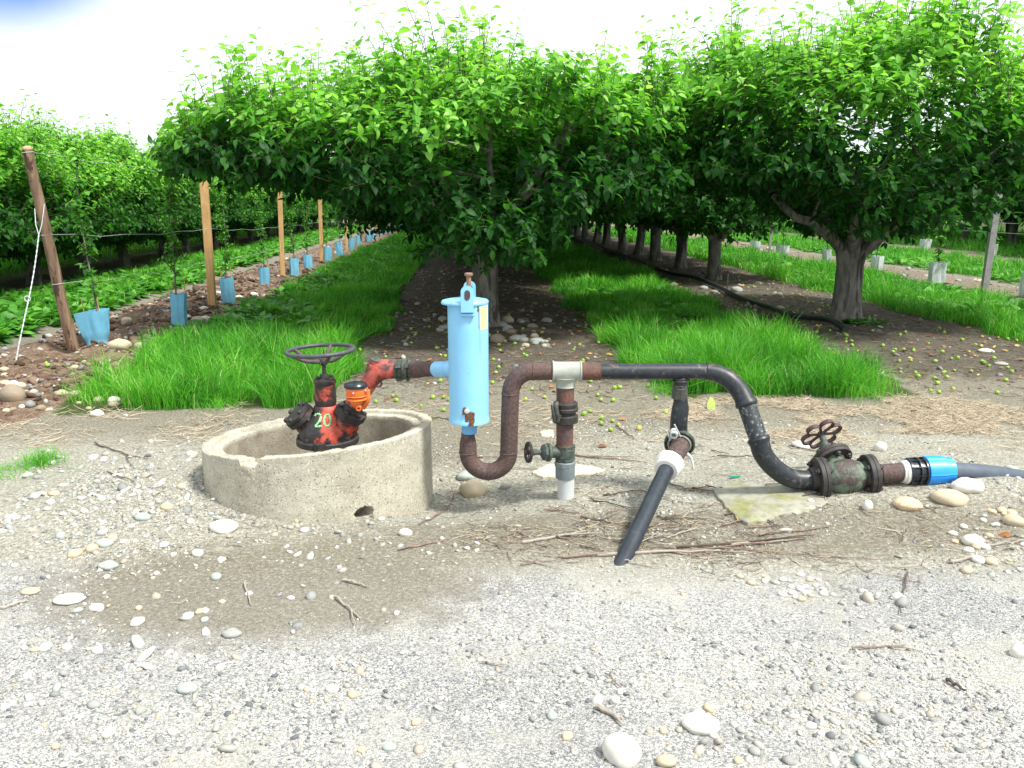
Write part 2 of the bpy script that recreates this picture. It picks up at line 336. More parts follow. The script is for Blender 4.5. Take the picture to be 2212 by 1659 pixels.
GRASSM = varmat('grass_blade', [(0,(.022,.14,.012)),(.4,(.07,.33,.02)),(.85,(.19,.54,.045)),(1,(.45,.50,.22))], rough=.5, transl=.3, tcol=(1.1,1.25,.7), spec=.3)
WEEDM = varmat('weed_leaf', [(0,(.03,.14,.02)),(.5,(.085,.29,.03)),(1,(.20,.50,.06))], rough=.5, transl=.3, tcol=(1.3,1.4,.8), spec=.35)
PEBM = varmat('pebble_mix', [(0,(.10,.11,.125)),(.12,(.17,.18,.185)),(.3,(.29,.29,.275)),(.45,(.39,.365,.32)),(.55,(.40,.34,.26)),(.62,(.31,.345,.33)),(.75,(.47,.46,.43)),(1,(.66,.645,.61))], rough=.75, bump=.2, bscale=120)
STRAWM = varmat('dry_twigs_and_straw', [(0,(.06,.045,.038)),(.3,(.15,.11,.085)),(.55,(.30,.24,.17)),(.8,(.48,.40,.29)),(1,(.60,.52,.40))], rough=.85)
DLEAF = varmat('dead_leaf', [(0,(.16,.06,.025)),(.5,(.35,.15,.05)),(1,(.5,.42,.08))], rough=.8)

def hydrant_mat():
    m, t, p = newmat('worn_red_and_black_paint'); n = noise(t, 35, 6, .65)
    rd_ = ramp(t, [(.35,(.36,.04,.025)),(.55,(.56,.085,.05)),(.75,(.64,.19,.12))]); bk = ramp(t, [(.3,(.010,.009,.009)),(.55,(.028,.024,.026)),(.8,(.10,.045,.04))])
    t.links.new(n.outputs['Fac'], rd_.inputs[0]); t.links.new(n.outputs['Fac'], bk.inputs[0])
    tcn = t.nodes.new('ShaderNodeTexCoord'); sx = t.nodes.new('ShaderNodeSeparateXYZ'); t.links.new(tcn.outputs['Object'], sx.inputs[0])
    def mth(op, x, y=None, z=None):
        q = t.nodes.new('ShaderNodeMath'); q.operation = op
        for i, v in enumerate((x, y, z)):
            if v is None: continue
            if isinstance(v, (int, float)): q.inputs[i].default_value = v
            else: t.links.new(v, q.inputs[i])
        return q.outputs[0]
    d = mth('ABSOLUTE', mth('SUBTRACT', sx.outputs[0], .040))
    v = mth('MULTIPLY_ADD', d, 5.2, mth('MULTIPLY_ADD', noise(t, 13, 6, .7).outputs['Fac'], 1.1, -.30))
    mk = ramp(t, [(.46,(0,0,0)),(.56,(1,1,1))]); t.links.new(v, mk.inputs[0])
    t.links.new(mixc(t, mk.outputs[0], rd_.outputs[0], bk.outputs[0]), p.inputs['Base Color']); p.inputs['Roughness'].default_value = .5
    bumpn(t, p, noise(t, 110, 5).outputs['Fac'], .35, .001); return m
HYD = hydrant_mat()
# ================================================================= GROUND (one sheet to the horizon)
def axis_pts(lo, fine0, fine1, mid0, mid1, hi, df, dm, gr=1.12):
    p = list(np.arange(fine0, fine1, df))
    a = fine1
    while a < mid1: p.append(a); a += dm
    st = dm
    while a < hi: p.append(a); st *= gr; a += st
    p.append(hi); a = fine0 - df; q = []
    while a > mid0: q.append(a); a -= dm
    st = dm
    while a > lo: q.append(a); st *= gr; a -= st
    q.append(lo); return np.array(q[::-1] + p)
gx = axis_pts(-900, -3.3, 3.9, -11, 18, 900, .035, .11)
gy = axis_pts(-60, 1.5, 7.5, .5, 20, 1600, .035, .10, 1.05)
X, Y = np.meshgrid(gx, gy); Xf, Yf = X.ravel(), Y.ravel()
Z = gz(Xf, Yf); Z = np.where(np.abs(Xf)+np.abs(Yf) > 200, 0, Z)
a_, b_ = ab(Xf, Yf)
fr = 5.75 + .5*(fbm(a_*1.3, b_*0, 4, 3)-.5)*2             # where the bare track ends and the rows begin
inr = sst(b_, fr-.15, fr+.5)
ed = .35*(fbm(a_*1.5, b_*1.5, 9, 3)-.5)
grs = (band(a_+ed, -3.05, -1.1, .12) + band(a_+ed, 1.5, 3.6, .12) + band(a_+ed, 5.85, 7.9, .12) + band(a_+ed, 10.0, 12.6, .12) + band(a_+ed, 14.6, 16.6, .12) + band(a_+ed, -6.9, -5.25, .12) + (a_ < -9.2) + (a_ > 19))*inr
soil = (band(a_+ed, -1.1, 1.5, .12) + band(a_+ed, 3.6, 5.85, .12) + band(a_, -9.2, -6.9, .1) + band(a_, 16.6, 19, .1))*sst(b_, fr+.2, fr+1.6)
dirt = (band(a_+ed, -4.6, -3.05, .15) + .45*band(a_+ed, 7.9, 9.4, .15) + .45*band(a_+ed, 12.6, 14.6, .15))*sst(b_, 5.15, 5.7)
damp = np.exp(-(((Xf+1.0)/1.0)**2 + ((Yf-2.95)/.46)**2)**1.1) + .75*np.exp(-(((Xf-.3)/1.2)**2 + ((Yf-3.55)/.32)**2)) + .75*np.exp(-(((Xf-1.7)/1.1)**2 + ((Yf-3.45)/.28)**2)) + .5*np.exp(-(((Xf+.3)/.8)**2+((Yf-4.7)/.5)**2)) + .75*sst(b_, 4.3, 5.6)
sand = sst(Yf, 2.5, 3.6) - 0*Yf
def gattr(me, nm, v):
    at = me.attributes.new(nm, 'FLOAT', 'POINT'); at.data.foreach_set('value', np.clip(v, 0, 1).astype(np.float32))
ny, nx = X.shape
idx = np.arange(nx*ny).reshape(ny, nx)
Fq = np.stack([idx[:-1,:-1], idx[:-1,1:], idx[1:,1:], idx[1:,:-1]], -1).reshape(-1, 4)
def ground_material():
    m, t, p = newmat('orchard_ground')
    def A(n):
        a = t.nodes.new('ShaderNodeAttribute'); a.attribute_name = n; return a.outputs['Fac']
    def mth(op, x, y=None, z=None):
        q = t.nodes.new('ShaderNodeMath'); q.operation = op
        for i, v in enumerate((x, y, z)):
            if v is None: continue
            if isinstance(v, (int, float)): q.inputs[i].default_value = v
            else: t.links.new(v, q.inputs[i])
        return q.outputs[0]
    def thr(v, nzv, amp, lo, hi):
        s = mth('MULTIPLY_ADD', mth('SUBTRACT', nzv, .5), amp, v)
        mr = t.nodes.new('ShaderNodeMapRange'); mr.interpolation_type = 'SMOOTHSTEP'; mr.inputs['From Min'].default_value = lo; mr.inputs['From Max'].default_value = hi
        t.links.new(s, mr.inputs['Value']); return mr.outputs[0]
    n1 = noise(t, 1.4, 7, .65).outputs['Fac']; n2 = noise(t, 9, 6, .65).outputs['Fac']; n3 = noise(t, 60, 5, .7).outputs['Fac']; n4 = noise(t, 260, 3, .6).outputs['Fac']
    tcn = t.nodes.new('ShaderNodeTexCoord')
    def vor(sc, ch='Color'):
        v = t.nodes.new('ShaderNodeTexVoronoi'); v.inputs['Scale'].default_value = sc; t.links.new(tcn.outputs['Object'], v.inputs['Vector']); return v
    v1 = vor(220); v2 = vor(120)
    sep = t.nodes.new('ShaderNodeSeparateColor'); t.links.new(v1.outputs['Color'], sep.inputs[0])
    sep2 = t.nodes.new('ShaderNodeSeparateColor'); t.links.new(v2.outputs['Color'], sep2.inputs[0])
    grain = ramp(t, [(0,(.13,.14,.155)),(.22,(.21,.22,.23)),(.38,(.32,.315,.30)),(.6,(.41,.40,.375)),(.8,(.52,.51,.48)),(1,(.68,.67,.64))]); t.links.new(sep.outputs[0], grain.inputs[0])
    grain2 = ramp(t, [(0,(.14,.15,.165)),(.3,(.29,.29,.28)),(.55,(.39,.36,.31)),(.75,(.50,.49,.45)),(1,(.70,.69,.65))]); t.links.new(sep2.outputs[0], grain2.inputs[0])
    pk = thr(n2, n1, .6, .42, .6)
    gravel = mixc(t, mth('MULTIPLY', pk, .55), grain.outputs[0], grain2.outputs[0])
    n0 = noise(t, .8, 4, .6).outputs['Fac']; gravel = mixc(t, mth('MULTIPLY', thr(n0, n2, .5, .40, .60), .6), gravel, mixc(t, thr(sep.outputs[0], n3, .3, .35, .6), (.14,.145,.16), (.36,.36,.355)))
    gravel = mixc(t, mth('MULTIPLY', thr(noise(t, 1.9, 5, .6).outputs['Fac'], n3, .35, .5, .62), .45), gravel, (.43,.415,.355))
    sandr = ramp(t, [(.25,(.145,.138,.108)),(.45,(.255,.245,.20)),(.6,(.345,.335,.28)),(.8,(.50,.49,.43))]); t.links.new(n3, sandr.inputs[0])
    sandg = mixc(t, .0 or thr(n4, n3, .8, .52, .68), sandr.outputs[0], (.54,.53,.47))
    base = mixc(t, thr(A('sand'), n1, 1.1, .25, .8), gravel, sandg)
    soilr = ramp(t, [(.25,(.045,.038,.029)),(.5,(.11,.095,.075)),(.65,(.185,.165,.13)),(.85,(.36,.32,.26))]); t.links.new(n3, soilr.inputs[0])
    dirtr = ramp(t, [(.25,(.06,.034,.022)),(.5,(.15,.095,.065)),(.7,(.27,.19,.14)),(.9,(.42,.34,.26))]); t.links.new(n2, dirtr.inputs[0])
    dirt3 = mixc(t, thr(n3, n4, .6, .5, .75), dirtr.outputs[0], (.38,.31,.24))
    damr = ramp(t, [(.3,(.11,.098,.072)),(.6,(.215,.192,.145)),(.8,(.34,.31,.25))]); t.links.new(n3, damr.inputs[0])
    dampg = mixc(t, mth('MULTIPLY', thr(n4, n3, .9, .56, .72), .5), damr.outputs[0], (.5,.46,.38))
    c = mixc(t, mth('MULTIPLY', thr(A('damp'), n2, .7, .25, .75), .8), base, dampg)
    c = mixc(t, thr(A('soil'), n2, .8, .3, .7), c, soilr.outputs[0])
    c = mixc(t, thr(A('dirt'), n2, .6, .3, .6), c, dirt3)
    gb = ramp(t, [(.3,(.03,.05,.015)),(.7,(.08,.11,.03))]); t.links.new(n3, gb.inputs[0])
    c = mixc(t, thr(A('grs'), n2, .5, .4, .7), c, gb.outputs[0])
    t.links.new(c, p.inputs['Base Color']); p.inputs['Roughness'].default_value = .95; p.inputs['Specular IOR Level'].default_value = .15
    dsum = mth('MULTIPLY_ADD', v1.outputs['Distance'], -.8, mth('MULTIPLY', n3, .8)); dsum = mth('MULTIPLY_ADD', n2, 1.2, dsum)
    bumpn(t, p, dsum, .75, .008)
    return m
GM = ground_material()
me = fast_mesh('ground', np.stack([Xf, Yf, Z], 1), np.full(len(Fq), 4), Fq.ravel(), GM)
for nm, v in (('grs', grs), ('soil', soil), ('dirt', dirt), ('damp', damp), ('sand', sand)): gattr(me, nm, v)
tag(objm('ground', me), kind='structure')

# ================================================================= CONCRETE RING
def concrete():
    m, t, p = newmat('pitted_concrete'); n = noise(t, 6, 7, .65); r = ramp(t, [(.3,(.33,.305,.24)),(.5,(.43,.405,.33)),(.7,(.52,.495,.41))]); t.links.new(n.outputs['Fac'], r.inputs[0])
    n2 = noise(t, 130, 3, .6); k = ramp(t, [(.36,(1,1,1)),(.42,(0,0,0))]); t.links.new(n2.outputs['Fac'], k.inputs[0])
    c = mixc(t, k.outputs[0], r.outputs[0], (.15,.14,.11))
    n3 = noise(t, 90, 2, .6); k3 = ramp(t, [(.62,(0,0,0)),(.68,(1,1,1))]); t.links.new(n3.outputs['Fac'], k3.inputs[0]); c = mixc(t, k3.outputs[0], c, (.62,.58,.48))
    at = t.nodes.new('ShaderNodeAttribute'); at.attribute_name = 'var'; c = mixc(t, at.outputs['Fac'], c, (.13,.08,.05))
    t.links.new(c, p.inputs['Base Color']); p.inputs['Roughness'].default_value = .92; p.inputs['Specular IOR Level'].default_value = .2
    ma = t.nodes.new('ShaderNodeMath'); ma.operation = 'MULTIPLY_ADD'; ma.inputs[1].default_value = .5; t.links.new(n2.outputs['Fac'], ma.inputs[0]); t.links.new(noise(t, 25, 5).outputs['Fac'], ma.inputs[2])
    bumpn(t, p, ma.outputs[0], .6, .006); return m
CONC = concrete()
RR, RI = .60, .495
nth = 640; th = np.linspace(0, 2*np.pi, nth, endpoint=False)
NO = 96
prof = [(RR, z) for z in np.linspace(-.52, -.004, NO)] + [(RR-.004, 0), (RR-.03, .0), (RR-.05, 0), (RR-.053, -.004), (RR-.058, -.018), (RI+.02, -.02), (RI+.004, -.021), (RI, -.026)] + [(RI, z) for z in np.linspace(-.05, -.5, 14)]
V = []; vr = []
def ang(px, py):
    p = WY(px, py, 4.0); return math.atan2(-1, (px-685)/405/.6)
def adist(t, c): return (t-c+np.pi) % (2*np.pi) - np.pi
CH1 = math.atan2(-.56, -.20); CHR = math.atan2(.04, .58); HOLE = math.atan2(-.50, .315)
for k, (r, z) in enumerate(prof):
    x = np.cos(th); y = np.sin(th); rr = r + .006*(fbm(th*9, th*0+z*14, 21, 3)-.5)
    top = sst(z, -.12, -.0)
    zz = z + .012*(fbm(th*14, th*0+r*30, 5, 3)-.5)*sst(z, -.06, 0)
    ch = sst(fbm(th*24, th*0+r*22, 13, 3)*.5 + 1 - np.abs(adist(th, CH1))/.135, .52, .72)*(r > RI+.0)
    zz = zz - ch*.045*top*(.55+.6*fbm(th*40, th*0+r*40, 2, 2))
    rc = sst(1 - np.abs(adist(th, CHR))/.16, .3, .5)*(r < RR+.01)
    zz = zz - rc*.03*top*(.4+fbm(th*26, th*0+r*30, 8, 3))
    hz = -.335; 
    if k < NO:
        d2 = (adist(th, HOLE)*RR/.042)**2 + ((z-hz)/.028)**2; d2 = d2*(.6+.8*fbm(th*60, th*0+z*60, 31, 3)) 
        rr = rr - .10*sst(1.25-d2, 0, .35)
        br = sst(1.3 - (adist(th, HOLE)*RR/.045)**2 - ((z-hz+.05)/.05)**2, 0, .6)*.02; rr = rr - br
        rr = rr - .022*sst(.12*0 + (-.30-.055*x - z), 0, .05)*0
    xx, yy = rr*x, rr*y
    V.append(np.stack([xx, yy, zz + .30 + .085*xx - .076*yy], 1)); vr.append(np.clip(rc*1.0*(r < RR-.0)*top + (.38*(r <= RI+.001)*(z < -.03)*(.4+1.1*fbm(th*7, th*0+z*9, 17, 3))), 0, .85))  # brown stain at the rim break, plus inner-wall shade painted as darker concrete
V = np.concatenate(V); n = len(prof)
F = [(i*nth+j, i*nth+(j+1)%nth, (i+1)*nth+(j+1)%nth, (i+1)*nth+j) for i in range(n-1) for j in range(nth)]
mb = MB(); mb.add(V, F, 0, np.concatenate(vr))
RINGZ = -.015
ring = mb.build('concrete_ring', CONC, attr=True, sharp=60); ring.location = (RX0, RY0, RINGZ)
tag(ring, 'round concrete well ring with chipped rim standing crooked in the gravel around the red hydrant', 'well ring')

# ================================================================= TREES
def leaf_arrays(P, D, Nn, L, Wd, droop):
    """P base, D direction, Nn face normal, L length, Wd half width -> one mesh block of 8-vertex leaves"""
    Sd = np.cross(D, Nn); Sd /= np.linalg.norm(Sd, axis=1)[:, None] + 1e-9
    Nn = np.cross(Sd, D)
    tt = [0, .33, .33, .33, .68, .68, .68, 1.0]; ss = [0, -1, 0, 1, -.85, 0, .85, 0]; hh = [0, .16, 0, .16, .13, 0, .13, 0]
    n = len(P); V = np.zeros((n, 8, 3))
    for k in range(8):
        V[:, k] = P + D*(tt[k]*L)[:, None] + Sd*(ss[k]*Wd)[:, None] + Nn*(hh[k]*Wd*1.6)[:, None] - Nn*(droop*L*tt[k]**2)[:, None]
    f = [(0,2,1),(0,3,2),(1,2,5,4),(2,3,6,5),(4,5,7),(5,6,7)]
    fl = np.concatenate([np.array(q) for q in f]); per = np.array([len(q) for q in f])
    F = (fl[None] + (np.arange(n)*8)[:, None]).ravel()
    return V.reshape(-1, 3), np.tile(per, n), F
def shoots_to_mesh(name, B, D, Ls, r, leafL, nleaf, young, twig=True, mats=None):
    """B bases, D directions, Ls lengths of the shoots; leaves set in a spiral along each one"""
    n = len(B); k = np.arange(nleaf); tpos = .12 + .88*(k+.5)/nleaf
    bend = r.normal(0, .12, (n, 3)); 
    Pt = B[:, None] + D[:, None]*(Ls[:, None, None]*tpos[None, :, None]) + bend[:, None]*(Ls[:, None, None]*tpos[None, :, None]**2)
    a0 = r.random(n)*6.28; ph = a0[:, None] + k[None]*2.4 + r.normal(0, .35, (n, nleaf))
    u = np.cross(D, np.tile([0.02, .03, 1.], (n, 1))); u /= np.linalg.norm(u, axis=1)[:, None] + 1e-6; v = np.cross(D, u)
    lat = np.cos(ph)[..., None]*u[:, None] + np.sin(ph)[..., None]*v[:, None]
    dd = lat + D[:, None]*.45 + r.normal(0, .18, (n, nleaf, 3)); dd[..., 2] -= .15*(1-young[:, None]) ; dd /= np.linalg.norm(dd, axis=2)[..., None]
    up = np.array([0, 0, 1.]) + r.normal(0, .38, (n, nleaf, 3)); nn = up - dd*np.sum(up*dd, 2)[..., None]; nn /= np.linalg.norm(nn, axis=2)[..., None] + 1e-6
    L = leafL*(.5+.75*r.random((n, nleaf)))*(1-.35*tpos[None]**3)
    sh = lambda q: q.reshape(-1, 3)
    V, per, F = leaf_arrays(sh(Pt), sh(dd), sh(nn), L.ravel(), (L*.27*(.85+.3*r.random(L.shape))).ravel(), r.uniform(.15, .55, L.size))
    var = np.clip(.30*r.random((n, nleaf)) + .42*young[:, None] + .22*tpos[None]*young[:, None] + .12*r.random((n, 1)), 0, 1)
    at = np.repeat(var.ravel(), 8); mi = np.zeros(len(per))
    if twig:
        th3 = np.array([0, 2.09, 4.19]); tw = []; 
        T0 = B; T1 = B + D*Ls[:, None]*.5 + bend*Ls[:, None]*.25; T2 = B + D*Ls[:, None] + bend*Ls[:, None]
        for T, rad in ((T0, .0045), (T1, .0035), (T2, .0012)):
            tw.append(T[:, None] + rad*(np.cos(th3)[None, :, None]*u[:, None] + np.sin(th3)[None, :, None]*v[:, None]))
        TV = np.concatenate(tw, 1).reshape(-1, 3); q = []
        for i in (0, 3):
            for j in range(3): q.append((i+j, i+(j+1)%3, i+3+(j+1)%3, i+3+j))
        fl = np.array(q).ravel(); TF = (fl[None] + (np.arange(n)*9)[:, None]).ravel() + len(V)
        V = np.concatenate([V, TV]); F = np.concatenate([F, TF]); per = np.concatenate([per, np.full(n*6, 4)]); at = np.concatenate([at, np.full(len(TV), .3)]); mi = np.concatenate([mi, np.ones(n*6)])
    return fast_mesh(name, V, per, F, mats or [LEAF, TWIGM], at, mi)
def crown_mesh(seed, hwl, hwr, hb, z0, ztop, n, leafL=.095, lo=.36, hi=.27, nleaf=10, vee=.5, water=.22):
    r = np.random.default_rng(seed); B = []; K = []
    while len(B) < n:
        m = n*2; a = r.uniform(-hwl, hwr, m); b = r.uniform(-hb, hb, m)
        hw = np.where(a < 0, hwl, hwr); ta = np.abs(a)/hw; tb = np.abs(b)/hb
        u = ta**2.4 + tb**3
        zl = z0 + lo*np.abs(a) + vee*sst(np.abs(a), .38, 1.0) + .1*tb**2 + .35*(fbm(a*1.6+9, b*1.6+seed, 1, 2)-.5); zh = ztop - hi*np.abs(a)**1.2 - .3*tb**3 + 1.45*(fbm(a*1.15+seed, b*1.1+5, 2, 3)-.5)
        q = r.random(m); kind = r.random(m)
        t = np.where(kind < .36, 1-.18*q**1.3, np.where(kind < .6, .22*q**1.3, q)); z = zl + (zh-zl)*t
        ok = (u < 1) & ((kind < .6) | (u > .45) | (r.random(m) < .55))
        cl = fbm(a*2.3+z*1.7+seed, b*2.3-z*1.9, 6, 2); ok &= cl + .16*r.random(m) > .37
        for i in np.where(ok)[0]: B.append((a[i], b[i], z[i])); K.append((t[i], ta[i]*(1 if a[i] > 0 else -1), b[i]/hb))
    B = np.array(B[:n]); K = np.array(K[:n])
    D = np.stack([K[:, 1]*.9, K[:, 2]*.8, .25 + K[:, 0]*1.1], 1) + r.normal(0, .38, (n, 3))
    tip = (K[:, 0] > .86) & (r.random(n) < water*2.9*sst(fbm(B[:, 0]*1.8+seed, B[:, 1]*1.8, 8, 2), .42, .62))
    D[tip] = np.stack([.15*K[tip, 1], .1*K[tip, 2], np.ones(tip.sum())], 1) + r.normal(0, .2, (tip.sum(), 3))
    D /= np.linalg.norm(D, axis=1)[:, None]; Ls = r.uniform(.2, .38, n); Ls[tip] = r.uniform(.35, .85, tip.sum())
    young = np.clip(sst(K[:, 0] + .45*(fbm(B[:, 0]*2.2+seed, B[:, 1]*2.2+B[:, 2]*2, 4, 2)-.5), .42, .92)*.9 + .45*r.random(n)*sst(K[:, 0], .15, .8) + .25*sst(np.abs(K[:, 1]), .7, 1), 0, 1)*(.6+.4*r.random(n)); young[tip] = r.uniform(.75, 1, tip.sum())  # young tips paler; sunlit crown top and dark interior also put into leaf colour
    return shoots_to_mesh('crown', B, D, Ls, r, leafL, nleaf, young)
def trunk_mb(seed, rad, fork, hwl, hwr, hb, ztop, nl=6, lean=(0, 0)):
    r = np.random.default_rng(seed); mb = MB()
    zz = np.array([-.15, 0, .06, .2, .45, .7, fork, fork+.18]); zz = np.where(zz > fork, fork+.15, zz)
    rr = rad*np.array([1.45, 1.3, 1.12, 1.0, .93, .95, 1.12, .9])
    zs = np.linspace(-.15, zz[-1], 22); rs = np.interp(zs, zz, rr); seg = 28; th = np.linspace(0, 2*np.pi, seg, endpoint=False); V = []
    for z, q in zip(zs, rs):
        f = q*(1 + .16*(fbm(np.cos(th)*2+5, np.sin(th)*2+z*1.4+seed, 3, 3)-.5)*2 + .05*np.sin(th*5+seed)*np.exp(-max(z, 0)*4))
        V.append(np.stack([f*np.cos(th)+lean[0]*z, f*np.sin(th)+lean[1]*z, np.full(seg, z)], 1))
    F = [(i*seg+j, i*seg+(j+1)%seg, (i+1)*seg+(j+1)%seg, (i+1)*seg+j) for i in range(len(zs)-1) for j in range(seg)] + [tuple((len(zs)-1)*seg+j for j in range(seg))]
    mb.add(np.concatenate(V), F)
    for i in range(nl):
        an = 6.28*i/nl + r.uniform(-.3, .3); dx, dy = math.cos(an), math.sin(an)
        ex = dx*(hwr if dx > 0 else hwl)*.86; ey = dy*hb*.9
        p0 = np.array([lean[0]*fork + dx*rad*.3, lean[1]*fork + dy*rad*.3, fork-.12]); p3 = np.array([ex, ey, ztop-.75+r.uniform(-.25, .2)])
        p1 = p0 + np.array([dx*.35, dy*.35, .35]); p2 = p3*np.array([.62, .62, 1]) + np.array([r.uniform(-.15,.15), r.uniform(-.15,.15), -.45])
        t = np.linspace(0, 1, 11)[:, None]; c = (1-t)**3*p0 + 3*(1-t)**2*t*p1 + 3*(1-t)*t*t*p2 + t**3*p3
        c[1:-1] += r.normal(0, .018, (9, 3)); mb.tube(c, np.linspace(rad*.5, .014, 11), 9, jit=.12)
        for j in (4, 6, 8):
            q0 = c[j]; d = np.array([r.normal(0, .5), r.normal(0, .5), r.uniform(.1, .9)]); q1 = q0 + d*r.uniform(.5, .9)
            mb.tube([q0, q0*.5+q1*.5+r.normal(0, .05, 3), q1], [.022, .014, .006], 6)
    return mb
FRUIT = MB(); FRUIT.lathe([(.004,-.019),(.013,-.015),(.019,-.003),(.018,.008),(.011,.017),(.004,.019)], (0,0,0), (0,0,1), 12); FRUIT.tube([(0,0,.017),(.003,.002,.045)], .0012, 4)
def add_fruit(root, spots, r):
    for k, (x, y, z) in enumerate(spots):
        if k == 0 or not hasattr(add_fruit, 'me'):
            o = FRUIT.build('fruit', APPLE2, root); o.scale = (1.3, 1.3, 1.35); add_fruit.me = o.data; add_fruit.me.name = 'fruit'
        else: o = objm('fruit', add_fruit.me, root); o.scale = (1.3, 1.3, 1.35)
        o.location = (x, y, z); o.rotation_euler = (r.normal(0, .4), r.normal(0, .4), 0)
def place_tree(root, a, b, rz=0):
    x, y = xy(a, b); root.location = (x, y, float(gz(x, y))-.02); root.rotation_euler = (0, 0, RA + rz)
proto = {}
def make_tree(name, label, group, cm, tm, a, b, rz=0, s=1, n_fruit=0, hw=2, seed=1, sc=None):
    t = thing(name, label, 'tree', (0,0,0), group)
    objm('trunk', tm, t); objm('crown', cm, t)
    place_tree(t, a, b, rz); t.scale = sc or (s, s, s)
    return t
# --- the two nearest trees of the middle and right rows have crowns of their own
cm_mid = crown_mesh(3, 3.3, 2.0, 1.8, .80, 2.88, 3700, .122, .17, .25, 10)
tm_mid = trunk_mb(3, .125, .95, 2.9, 1.8, 1.4, 3.0, 7).build('trunk', BARK); tmm = tm_mid.data; bpy.data.objects.remove(tm_mid)
T1 = make_tree('pear_tree', 'big pear tree straight behind the blue filter tank, crown spreading far left', 'mature pear trees of the middle row', cm_mid, tmm, .22, 9.5)
cm_rt = crown_mesh(8, 2.35, 2.6, 1.75, 1.08, 2.92, 4000, .118, .12, .16, 10, .38)
tm_rt = trunk_mb(8, .165, .88, 2.1, 2.3, 1.4, 2.8, 6).build('trunk', BARK); tmr = tm_rt.data; bpy.data.objects.remove(tm_rt)
T2 = make_tree('pear_tree', 'thick-trunked pear tree on the right where the black hose ends', 'mature pear trees of the right row', cm_rt, tmr, 4.60, 9.65)
r_ = np.random.default_rng(5)
for T, hw in ((T1, 2.6), (T2, 2.0)):
    sp = []
    for k in range(14):
        a = r_.uniform(-hw, hw*.8); sp.append((a, -1.3+r_.uniform(-.25, .35), 1.55 + .2*abs(a) + r_.uniform(0, 1.0)))
    add_fruit(T, sp, r_)
gen = []
for i, sd_ in enumerate((21, 22, 23)):
    c = crown_mesh(sd_, 1.95, 1.95, 1.5, .88, 2.92, 2700, .122, .10, .22, 9, .22)
    tb = trunk_mb(sd_, .125, .85, 1.7, 1.7, 1.2, 2.9, 5, lean=((i-1)*.12, .05)).build('trunk', BARK); td = tb.data; bpy.data.objects.remove(tb)
    gen.append((c, td))
lowc = crown_mesh(31, 1.5, 1.5, 1.45, .55, 2.2, 2300, .105, .22, .26, 9, .1, water=.12); lowt = trunk_mb(31, .10, .7, 1.3, 1.3, 1.2, 2.4, 5, lean=(.15, 0)).build('trunk', BARK); lowtd = lowt.data; bpy.data.objects.remove(lowt)
lowc2 = crown_mesh(32, 1.5, 1.5, 1.45, .55, 2.28, 2300, .105, .22, .26, 9, .1, water=.12)
rr_ = random.Random(4)
def row(a, bs, word, grp, crowns, first=0, smin=.94, smax=1.06, rz0=0):
    for i, b in enumerate(bs):
        c, td = crowns[rr_.randrange(len(crowns))]
        s = rr_.uniform(smin, smax)
        lab = f'{ordn(i+first)} pear tree from the near end of the {word}'
        make_tree('pear_tree', lab, grp, c, td, a + rr_.uniform(-.08, .08), b + rr_.uniform(-.1, .1), rr_.choice((0, math.pi))+rz0, sc=(s, s, s*rr_.uniform(.95, 1.05)))
row(.22, [11.9 + 2.2*i for i in range(17)], 'middle row behind the blue tank', 'mature pear trees of the middle row', gen, 1)
rb = [15.0, 17.3, 19.5, 21.7, 24.1, 26.3, 28.5, 31, 33.4, 36, 38.5, 41, 44, 47, 50]
row(4.47, rb, 'right row beside the black hose', 'mature pear trees of the right row', gen, 1)
row(-7.75, [10.6 + 2.15*i for i in range(20)], 'left row beyond the blue guards', 'mature pear trees of the left row', [(lowc, lowtd), (lowc2, lowtd)])
row(-11.6, [11.5 + 2.6*i for i in range(16)], 'rear left row behind the left row', 'mature pear trees of the rear left row', [(lowc, lowtd), (lowc2, lowtd)])
row(21.5, [15 + 2.8*i for i in range(12)], 'rearmost row at far right', 'mature pear trees of the rearmost right row', [(lowc, lowtd), (lowc2, lowtd)], smin=1.15, smax=1.3)
row(17.6, [15.5 + 2.6*i for i in range(10)], 'far right row beyond the white guards', 'mature pear trees of the far right row', gen)
# ================================================================= POSTS, WIRES, GUARDS, YOUNG TREES
def squarepost(name, base, top, wdt, label, cat, group, m, capm=None, rnd=False, seed=0):
    t = thing(name, label, cat, base, group); mb = MB(); n = 14; P = [base + (top-base)*k/(n-1) for k in range(n)]; P[0] = base - (top-base)*.06
    if rnd:
        rs = wdt/2*(1.12 - .2*np.linspace(0, 1, n)) ; P = [p + np.array([.004*math.sin(i*1.0+seed), .004*math.cos(i*1.2), 0]) for i, p in enumerate(P)]
        mb.tube(P, rs, 22, jit=.06); o = mb.build('post_shaft', m, t)
        e = MB(); ax = nrm(top-base); e.lathe([(wdt/2*.93, .0), (wdt/2*.9, .016), (wdt/2*.4, .03), (.001, .034)], P[-1]-ax*.004, ax, 22); e.build('post_top', WOODE, t)
    else:
        ax = nrm(top-base); a, b, c = frame(ax); L = np.linalg.norm(top-base)
        w2 = wdt/2; q = .006; poly = [(-w2+q,-w2),(w2-q,-w2),(w2,-w2+q),(w2,w2-q),(w2-q,w2),(-w2+q,w2),(-w2,w2-q),(-w2,-w2+q)]
        yaw = .15+.2*math.sin(seed*3); M = [a*math.cos(yaw)+b*math.sin(yaw), b*math.cos(yaw)-a*math.sin(yaw), c]
        mb.prism(poly, -.1, L, M, base); o = mb.build('post_shaft', m, t)
        e = MB(); e.prism([(x*.96, y*.96) for x, y in poly], L, L+.004, M, base); e.build('post_top', capm or WOODE, t)
    return t
b0 = G(160, 765); tpt = WY(59, 322, b0[1]-.12)
POSTS = [(b0, tpt)]
